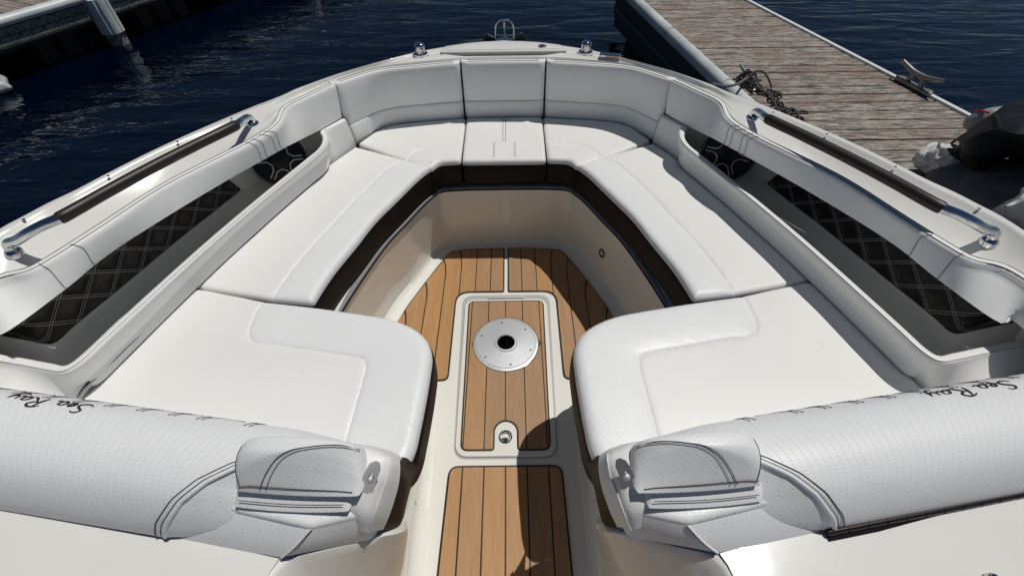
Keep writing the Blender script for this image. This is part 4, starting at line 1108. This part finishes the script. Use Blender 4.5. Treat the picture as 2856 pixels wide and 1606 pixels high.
# cockpit sole behind the walkway
slab('cockpit_sole', [V(-1.15, -1.1, 0), V(1.15, -1.1, 0), V(1.1, -3.4, 0), V(-1.1, -3.4, 0)], -.03, .0, M_teak, boat, bev=0)
# ------------------------------------------------------------------ right-hand finger dock
ZD = .05
Fw = lambda x: x
def dockR(Y, side):   # side 0: left edge of the planking, 1: right edge
    return (1.36 + (5.24 - Y) * .1425) if side == 0 else (2.39 + (5.2 - Y) * .2408)
dr = thing('floating_dock', 'weathered grey-brown plank dock to the right of the boat, with cleats on both edges', 'dock', (2.6, 3.5, ZD), 'floating wooden docks')
Yt, Yb, pw = 5.78, -.6, .1215
n_ = int((Yt - Yb) / pw); me0 = {}
def plankmesh(name, pts, z0, z1, mt, parent, label=None):
    """bevelled board over a quad"""
    return slab(name, pts, z0, z1, mt, parent, bev=.004, smooth=0)
for k in range(n_):
    y1 = Yt - k * pw; y0 = y1 - pw + .011 + rng.uniform(-.002, .002)
    dz = rng.uniform(-.002, .002); t = rng.uniform(-.0015, .0015)
    a0, a1, b0, b1 = dockR(y0, 0), dockR(y1, 0), dockR(y0, 1), dockR(y1, 1)
    if k % 2 == 0 or True:
        plankmesh('plank', [V(a0, y0 + t, 0), V(b0, y0 - t, 0), V(b1, y1 - t, 0), V(a1, y1 + t, 0)], ZD - .035 + dz, ZD + dz, M_wood, dr)
# rounded pale bumper along the near edge, thin white strip along the far edge
def rail(name, f, prof, mt, parent, ya=Yt, yb=Yb, label=None, n=24):
    rows = [[V(f(y) + dx, y, ZD + dz) for y in np.linspace(ya, yb, n)] for dx, dz in prof]
    return loft(name, rows, mt, parent, n=n, curve=False, smooth=50, label=label)
rail('edge_bumper', lambda y: dockR(y, 0), [(.0, .004), (-.004, .018), (-.022, .028), (-.045, .026), (-.068, .014), (-.080, -.006), (-.084, -.035), (-.080, -.062), (-.068, -.072), (-.03, -.072)], M_rail, dr, label='pale rounded bumper strip along the dock edge nearest the boat')
for Y in (5.2, 4.35, 3.30):
    x = dockR(Y, 0); tube('bumper_joint', [V(x + .002, Y, ZD + .02), V(x - .022, Y, ZD + .0292), V(x - .045, Y, ZD + .0270), V(x - .0805, Y, ZD - .006), V(x - .0845, Y, ZD - .035)], .0022, M_hinge, dr, res=5)
sc_ = []
for Y in np.arange(5.6, 1.5, -.17):
    x = dockR(Y, 0); lathe('bumper_screw', [(.006, 0), (.004, .002), (0, .002)], (x - .012, Y, ZD + .0235), M_hinge, dr, res=8)
rail('white_edge_strip', lambda y: dockR(y, 1), [(-.012, .002), (-.010, .014), (.024, .014), (.030, .0), (.030, -.06), (.0, -.06)], mat('white_edge_vinyl', (.72, .74, .74), .4), dr, label='thin white strip along the far edge of the dock')
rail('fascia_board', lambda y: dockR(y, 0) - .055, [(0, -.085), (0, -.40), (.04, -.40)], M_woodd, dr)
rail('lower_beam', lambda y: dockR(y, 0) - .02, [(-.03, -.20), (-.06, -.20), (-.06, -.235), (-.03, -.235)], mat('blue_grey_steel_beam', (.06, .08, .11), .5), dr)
rail('sky_blind', lambda y: (dockR(y, 0) + dockR(y, 1)) / 2, [(0, -.06), (0, -.9)], M_woodd, dr)  # added unseen curtain, keeps sky beneath the dock out of the water's reflection
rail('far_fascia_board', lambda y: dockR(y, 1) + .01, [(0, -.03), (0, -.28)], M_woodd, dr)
xa, xb = dockR(Yt, 0) - .06, dockR(Yt, 1) + .02
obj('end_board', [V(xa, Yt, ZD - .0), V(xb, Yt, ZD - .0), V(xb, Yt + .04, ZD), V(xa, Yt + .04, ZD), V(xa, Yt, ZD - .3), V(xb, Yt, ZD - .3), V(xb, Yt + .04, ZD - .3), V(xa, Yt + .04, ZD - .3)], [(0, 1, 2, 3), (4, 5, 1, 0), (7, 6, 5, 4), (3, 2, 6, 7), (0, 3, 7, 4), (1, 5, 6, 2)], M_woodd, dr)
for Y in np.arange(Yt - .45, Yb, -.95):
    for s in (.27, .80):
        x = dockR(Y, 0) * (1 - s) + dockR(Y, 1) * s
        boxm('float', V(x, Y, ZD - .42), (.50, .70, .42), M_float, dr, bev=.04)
obj('gap_shade_sheet', [V(dockR(Yt, 0) + .02, Yt - .02, ZD - .05), V(dockR(Yt, 1) - .02, Yt - .02, ZD - .05), V(dockR(Yb, 1) - .02, Yb, ZD - .05), V(dockR(Yb, 0) + .02, Yb, ZD - .05)], [(0, 3, 2, 1)], M_woodd, dr)  # added dark sheet that makes the gaps between planks read black
def cleat(c, ang, parent, label, sc=1, tilt=0):
    R = Matrix.Rotation(ang, 3, 'Z'); c = Vector(c)
    def T(x, y, z): return c + R @ V(x * sc, y * sc, z * sc)
    horn = [T(-.135, 0, .085), T(-.09, 0, .072), T(-.035, 0, .060), T(.035, 0, .060), T(.09, 0, .072), T(.135, 0, .085)]
    ck = tube('dock_cleat', horn, lambda t: (.0095 + .006 * math.sin(math.pi * t)) * sc, M_gray, parent, n=40, res=12, label=label)
    for s in (-1, 1):
        tube('cleat_leg', [T(s * .052, 0, .004), T(s * .036, 0, .03), T(s * .026, 0, .060)], .0135 * sc, M_gray, ck, res=10)
        lathe('bolt_pad', [(.030 * sc, 0), (.030 * sc, .010), (.026 * sc, .013), (.014 * sc, .013), (.011 * sc, .006), (0, .006)], T(s * .088, 0, .003), M_gray, ck, res=24)
    bp = [T(-.10, -.020, 0), T(.10, -.020, 0), T(.10, .020, 0), T(-.10, .020, 0)]
    slab('cleat_base', bp, c.z, c.z + .012 * sc, M_gray, ck, bev=.003)
    return T
angR = math.atan2(1, -.232); angL = math.atan2(1, -.168)
pc1 = at(2277, 222, ZD + .0); pc1.x = dockR(pc1.y, 1) - .008
T1 = cleat((pc1.x, pc1.y, ZD + .014), angR, dr, 'grey horn cleat bolted to the far edge of the dock', 1.25)
pc2 = at(1876, 214, ZD); pc2 = V(pc2.x + .0, pc2.y, ZD)
T2 = cleat((pc2.x, pc2.y, ZD + .002), angL, dr, 'grey horn cleat on the near edge with the mooring line wound round it', 1.0)

# ------------------------------------------------------------------ mooring line
def ropemat():
    m = mat('black_and_grey_braided_rope', (.03, .03, .03), .85); g = N(m)
    tc = g.n('ShaderNodeTexCoord'); sp = g.n('ShaderNodeSeparateXYZ'); g.l(tc.outputs['UV'], sp.inputs[0])
    a = g.math('ADD', g.math('MULTIPLY', sp.outputs[0], 42), g.math('MULTIPLY', sp.outputs[1], 20)); b = g.math('SUBTRACT', g.math('MULTIPLY', sp.outputs[0], 42), g.math('MULTIPLY', sp.outputs[1], 20))
    q = g.math('MULTIPLY', g.math('SINE', g.math('MULTIPLY', a, 6.283)), g.math('SINE', g.math('MULTIPLY', b, 6.283)))
    g.color(g.ramp(q, [(.45, (.012, .012, .014)), (.62, (.34, .33, .33))])); g.normal(g.bump(q, .9, .004)); return m
M_rope = ropemat(); M_rope2 = mat('grey_rope', (.17, .17, .17), .85)
g = N(M_rope2); tc = g.n('ShaderNodeTexCoord'); sp = g.n('ShaderNodeSeparateXYZ'); g.l(tc.outputs['UV'], sp.inputs[0]); q_ = g.math('SINE', g.math('MULTIPLY', g.math('ADD', g.math('MULTIPLY', sp.outputs[0], 60), g.math('MULTIPLY', sp.outputs[1], 10)), 6.283)); g.color(g.ramp(q_, [(.3, (.08, .08, .085)), (.7, (.27, .265, .26))])); g.normal(g.bump(q_, .8, .003))
rp = thing('mooring_rope', 'dark braided mooring rope wound on the near cleat and trailing loose over the dock', 'rope', (pc2.x, pc2.y, ZD))
st0 = V(.93, 2.04, .60)
ta = T2(-.0, 0, .052)
tube('taut_line', [st0, lerp(st0, ta, .3) - V(0, 0, .025), lerp(st0, ta, .65) - V(0, 0, .03), ta], .0085, M_rope2, rp, res=8, n=30)
wr = []
for k in range(60):
    t = k / 59; a = t * 2 * math.pi * 4.5
    u = .10 * math.sin(t * 2 * math.pi * 2.0); wr.append(T2(u * .55 + .01, .034 * math.cos(a), .050 + .030 * math.sin(a) + .012 * math.sin(7 * t)))
tube('cleat_turns', wr, 0.0078, M_rope, rp, res=8, n=240)
def trail(seed, w0, n=16, lift=.02, x0=0, y1=0):
    r = np.random.default_rng(seed); pts = [T2(.04, .01, .05), T2(.05, -.05, .03)]
    s = pc2 + V(.05 + x0, -.10, 0); e = at(1985, 284, ZD) + V(.02 + y1 * .3, -.12, 0)
    for k in range(n):
        t = k / (n - 1); p = lerp(s, e, t)
        pts.append(V(p.x + r.normal() * w0 + .02 * math.sin(9 * t), p.y + r.normal() * w0 * .8, ZD + .010 + abs(r.normal()) * lift))
    return pts
for i, (sd, w_) in enumerate(((1, .026), (2, .034), (5, .022), (8, .038))):
    tube('loose_rope_end', trail(sd, w_, 15, .012, .02 * i, -.03 * i), 0.0068, M_rope, rp, res=7, n=260)
tube('loose_loop', [T2(.02, 0, .06), T2(.0, -.07, .09), T2(-.03, -.11, .07), T2(-.10, -.13, .02), T2(-.16, -.10, .012), T2(-.22, -.12, .01)], 0.0068, M_rope, rp, res=7, n=60)

# ------------------------------------------------------------------ left-hand dock
dl = thing('floating_dock', 'older grey plank dock at the upper left with a pale edge rail and black floats', 'dock', (-5.2, 5.0, ZD), 'floating wooden docks')
a0 = at(0, 47, ZD); a1 = at(150, 0, ZD); u_ = (a1 - a0); u_.z = 0
u_ = V(.46, 1, 0).normalized(); v_ = V(-1, .46, 0).normalized(); o_ = at(0, 50, ZD) - u_ * 2.6
def DL(a, b, z): return o_ + u_ * a + v_ * b + V(0, 0, z)
LD = 9.5
for k in range(70):
    s0 = k * .1365; s1 = s0 + .1295
    slab('plank', [DL(s0, .03, 0), DL(s1, .03, 0), DL(s1, 1.9, 0), DL(s0, 1.9, 0)], ZD - .035, ZD + rng.uniform(-.002, .002), M_wood, dl, bev=.004, smooth=0)
def bar(name, prof, mt, parent, a=0, b=LD, label=None, segs=2):
    rows = [[DL(s, x, z) for s in np.linspace(a, b, segs)] for x, z in prof]
    return loft(name, rows, mt, parent, n=segs, curve=False, smooth=45, label=label)
bar('edge_bumper', [(.03, .004), (.028, .022), (.0, .034), (-.035, .030), (-.062, .010), (-.068, -.02), (-.058, -.045), (-.02, -.055)], M_rail, dl, label='pale rail along the edge of the left dock')
for k, (zt_, zb_) in enumerate(((-.062, -.128), (-.134, -.222))):
    for a in np.arange(0, LD, 2.4):
        bar('fascia_plank', [(.02, zt_), (-.028, zt_ - .002), (-.032, zt_ - .006), (-.032, zb_ + .006), (-.028, zb_), (.02, zb_)], M_wood2, dl, a + .002 + k * .9, min(a + 2.396 + k * .9, LD))
bar('shadow_board', [(.04, -.05), (.04, -.27)], M_woodd, dl)  # dark sheet that draws the shade behind the fascia
bar('deck_shade_sheet', [(.04, -.06), (1.85, -.06)], M_woodd, dl)  # added dark sheet below the planks, shade in its colour
bar('sky_blind', [(1.3, -.06), (1.3, -.9)], M_woodd, dl)  # added unseen curtain that blocks sky showing through under the dock
for a in np.arange(.55, LD, 1.15):
    for j in range(3):
        p = DL(a + j * .245, .42, -.34); boxm('float', p, (.225, .5, .42), M_float, dl, rot=math.atan2(u_.y, u_.x), bev=.035)
        p = DL(a + j * .245, .98, -.34); boxm('float', p, (.225, .5, .42), M_float, dl, rot=math.atan2(u_.y, u_.x), bev=.035)
# ribbed white piles that hold it
def pile(c, label):
    t_ = thing('piling', label, 'piling', (c.x, c.y, WZ - 1), 'ribbed white pilings of the left dock')
    vs = []; fs = []; res = 72; H = [(-.004, .93), (.0, 1), (.30, 1), (.335, .97), (.345, .80), (.35, .4), (.352, 0)]
    for i, (h, s) in enumerate(H):
        for k in range(res):
            g_ = 2 * math.pi * k / res; r = .112 * s * (1 + (.05 * (1 if (k % 9) < 6 else -.6)) * (1 if s > .9 else 0)); vs.append(Vector(c) + V(r * math.cos(g_), r * math.sin(g_), h))
    for i in range(len(H) - 1):
        for k in range(res): fs.append((i * res + k, i * res + (k + 1) % res, (i + 1) * res + (k + 1) % res, (i + 1) * res + k))
    obj('ribbed_sleeve', vs, fs, M_rail, t_, None, 30)
    lathe('shaft', [(.095, WZ - 1 - c.z), (.095, -.002), (.05, .0)], c, M_wood2, t_, res=32)
    return t_
pb = at(285, 84, -.32) + V(-.03, .05, 0); pb.z = -.32; pile(pb, 'ribbed white piling beside the left dock, nearest the corner of the picture')
pb2 = pb + u_ * 3.1; pile(pb2, 'ribbed white piling farther along the left dock, partly out of view')

# pale crumpled buoy at the left edge
M_buoy = mat('weathered_white_plastic', (.55, .57, .56), .6)
g = N(M_buoy); g.color(g.ramp(g.noise(g.coord(), 9, 5, .65), [(.35, (.25, .29, .28)), (.6, (.62, .63, .62))]))
pbn = at(8, 206, WZ + .10)
bm = bmesh.new(); bmesh.ops.create_icosphere(bm, subdivisions=4, radius=.13)
for v in bm.verts:
    v.co = V(v.co.x * 1.9 - .04, v.co.y * .8, v.co.z * .72) * (1 + .45 * mn.noise(v.co * 9)); v.co += V(pbn.x - .17, pbn.y, pbn.z - .015)
me = bpy.data.meshes.new('buoy'); bm.to_mesh(me); bm.free(); me.materials.append(M_buoy); me.shade_smooth()
bo = bpy.data.objects.new('mooring_buoy', me); COL.objects.link(bo); tag(bo, 'lumpy weathered white buoy floating at the left edge of the picture', 'buoy')

# ------------------------------------------------------------------ covered small craft on the dock at the right
cv = thing('covered_watercraft', 'small craft under a grey tarpaulin and a black cover on the dock at the right', 'watercraft', (2.4, 1.9, ZD))
M_tarp = mat('grey_white_tarpaulin', (.60, .60, .59), .5); g = N(M_tarp); g.normal(g.bump(g.noise(g.coord(), 7, 5, .6, .6), .8, .03))
M_blk = mat('black_cover_fabric', (.008, .009, .012), .6, spec=.18); g = N(M_blk); g.normal(g.bump(g.noise(g.coord(), 3, 2, .5, .5), .6, .03, g.bump(g.noise(g.coord(), 900, 2), .3, .001)))
def ridged(p, sc, sd): 
    q = Vector((p.x, p.y, p.z)) * sc + V(sd, sd * 2, 0)
    return 1 - abs(mn.noise(q)) * 2
def blob(name, path, radii, mt, parent, res=56, n=60, crump=.02, sc=4, sd=0, flat=1.0, label=None):
    P = cr(path, n); vs = []; fs = []
    for i, p in enumerate(P):
        t = i / (n - 1); tan = (P[min(i + 1, n - 1)] - P[max(i - 1, 0)]).normalized(); a = tan.cross(ZU).normalized(); b = a.cross(tan)
        r = float(np.interp(t, [q[0] for q in radii], [q[1] for q in radii]))
        for k in range(res):
            g_ = 2 * math.pi * k / res; v = a * math.cos(g_) + b * math.sin(g_) * flat; q = p + v * r
            q = q + v * (crump * (ridged(q, sc, sd) - .6) + crump * .4 * (ridged(q, sc * 2.7, sd + 3) - .6)) * min(1, r / .05)
            q.z = max(q.z, ZD + .004); vs.append(q)
    for i in range(n - 1):
        for k in range(res): fs.append((i * res + k, i * res + (k + 1) % res, (i + 1) * res + (k + 1) % res, (i + 1) * res + k))
    return obj(name, vs, fs, mt, parent, None, 28, label)
M_tarpd = mat('shaded_grey_tarpaulin', (.115, .12, .135), .7, spec=.2); g = N(M_tarpd); g.normal(g.bump(g.noise(g.coord(), 4, 4, .6, .6), .8, .03))  # shaded copy of the pale tarpaulin, the shade put into its colour
blob('tarpaulin', [at(2362, 440, .06), at(2420, 455, .12), at(2500, 480, .16), at(2620, 540, .20), at(2850, 640, .2), at(3100, 760, .2)], [(0, .03), (.05, .12), (.15, .19), (.35, .28), (.7, .36), (1, .4)], M_tarpd, cv, crump=.03, sc=2.5, flat=.6, label='grey tarpaulin with painted-in shade and soft folds')
blob('tarpaulin_fold', [at(2322, 418, .075), at(2340, 412, .11), at(2368, 402, .16), at(2402, 385, .22)], [(0, .03), (.25, .075), (.7, .085), (1, .03)], M_tarp, cv, crump=.05, sc=8, sd=5, n=46, res=44, label='crumpled pale corner of the tarpaulin')
blob('tarpaulin_fold', [at(2345, 470, .06), at(2362, 452, .10), at(2375, 425, .14)], [(0, .03), (.4, .055), (1, .02)], M_tarp, cv, crump=.05, sc=9, sd=8, n=36, res=36, label='crumpled pale corner of the tarpaulin')
blob('tarpaulin_fold', [at(2530, 520, .40), at(2580, 505, .42), at(2640, 480, .42)], [(0, .004), (.5, .035), (1, .05)], M_tarp, cv, crump=.04, sc=9, sd=11, n=30, res=30, label='crumpled pale corner of the tarpaulin')
cvr = [[(2398, 352, .22), (2452, 318, .34), (2492, 293, .40), (2530, 262, .42), (2576, 248, .44), (2680, 235, .46)],
       [(2400, 360, .25), (2450, 338, .41), (2500, 326, .48), (2545, 322, .52), (2600, 315, .54), (2700, 300, .55)],
       [(2402, 366, .26), (2450, 350, .42), (2500, 338, .49), (2545, 350, .52), (2600, 354, .54), (2700, 350, .55)],
       [(2396, 378, .25), (2440, 388, .36), (2480, 388, .40), (2530, 378, .42), (2590, 392, .43), (2700, 395, .43)],
       [(2392, 390, .21), (2430, 424, .24), (2455, 436, .24), (2520, 404, .28), (2556, 428, .26), (2680, 435, .26)]]
cr_rows = [[at(*q) for q in r] for r in cvr]
cr_rows = [[p + V(.02, .12, -.25) for p in cr_rows[0]]] + cr_rows + [[p + V(.01, .05, -.01) for p in cr_rows[-1]]]
RR = [cr(r, 90) for r in cr_rows]; colsx = [resample([RR[i][j] for i in range(len(RR))], 44) for j in range(90)]
RR = [[colsx[j][i] for j in range(90)] for i in range(44)]
for r in RR:
    for p in r:
        q = p.copy(); k = (1 - abs(mn.noise(q * 4.5 + V(3, 1, 2))) * 2.4); k2 = (1 - abs(mn.noise(q * 11 + V(7, 1, 4))) * 2.2)
        p += V(.2, -.5, .8) * (.022 * k + .007 * k2)
vs, fs, uv = gridmesh(RR)
obj('black_cover', vs, fs, M_blk, cv, uv, 60, 'black fitted cover with raised seams')
def onrow(pts): return [at(*q) + V(0, -.005, .02) for q in pts]
tube('cover_seam', onrow([(2412, 368, .28), (2450, 350, .42), (2500, 338, .49), (2545, 350, .52), (2600, 354, .54), (2690, 350, .55)]), .007, M_blk, cv, n=50)
tube('cover_strap', onrow([(2492, 296, .40), (2500, 315, .46), (2504, 336, .49)]), .007, M_blk, cv, n=24)
M_bow = mat('grey_hull_nose', (.30, .31, .32), .4)
blob('hull_nose', [at(2446, 316, .16), at(2460, 305, .21), at(2488, 298, .24), at(2530, 290, .26)], [(0, .02), (.25, .05), (.6, .06), (1, .05)], M_bow, cv, crump=.008, sc=4, n=30, res=32)
tube('red_stripe', [at(2453, 280, .255), at(2468, 279, .27), at(2486, 284, .285)], .0055, mat('red_trim', (.45, .02, .02), .4), cv, n=12)
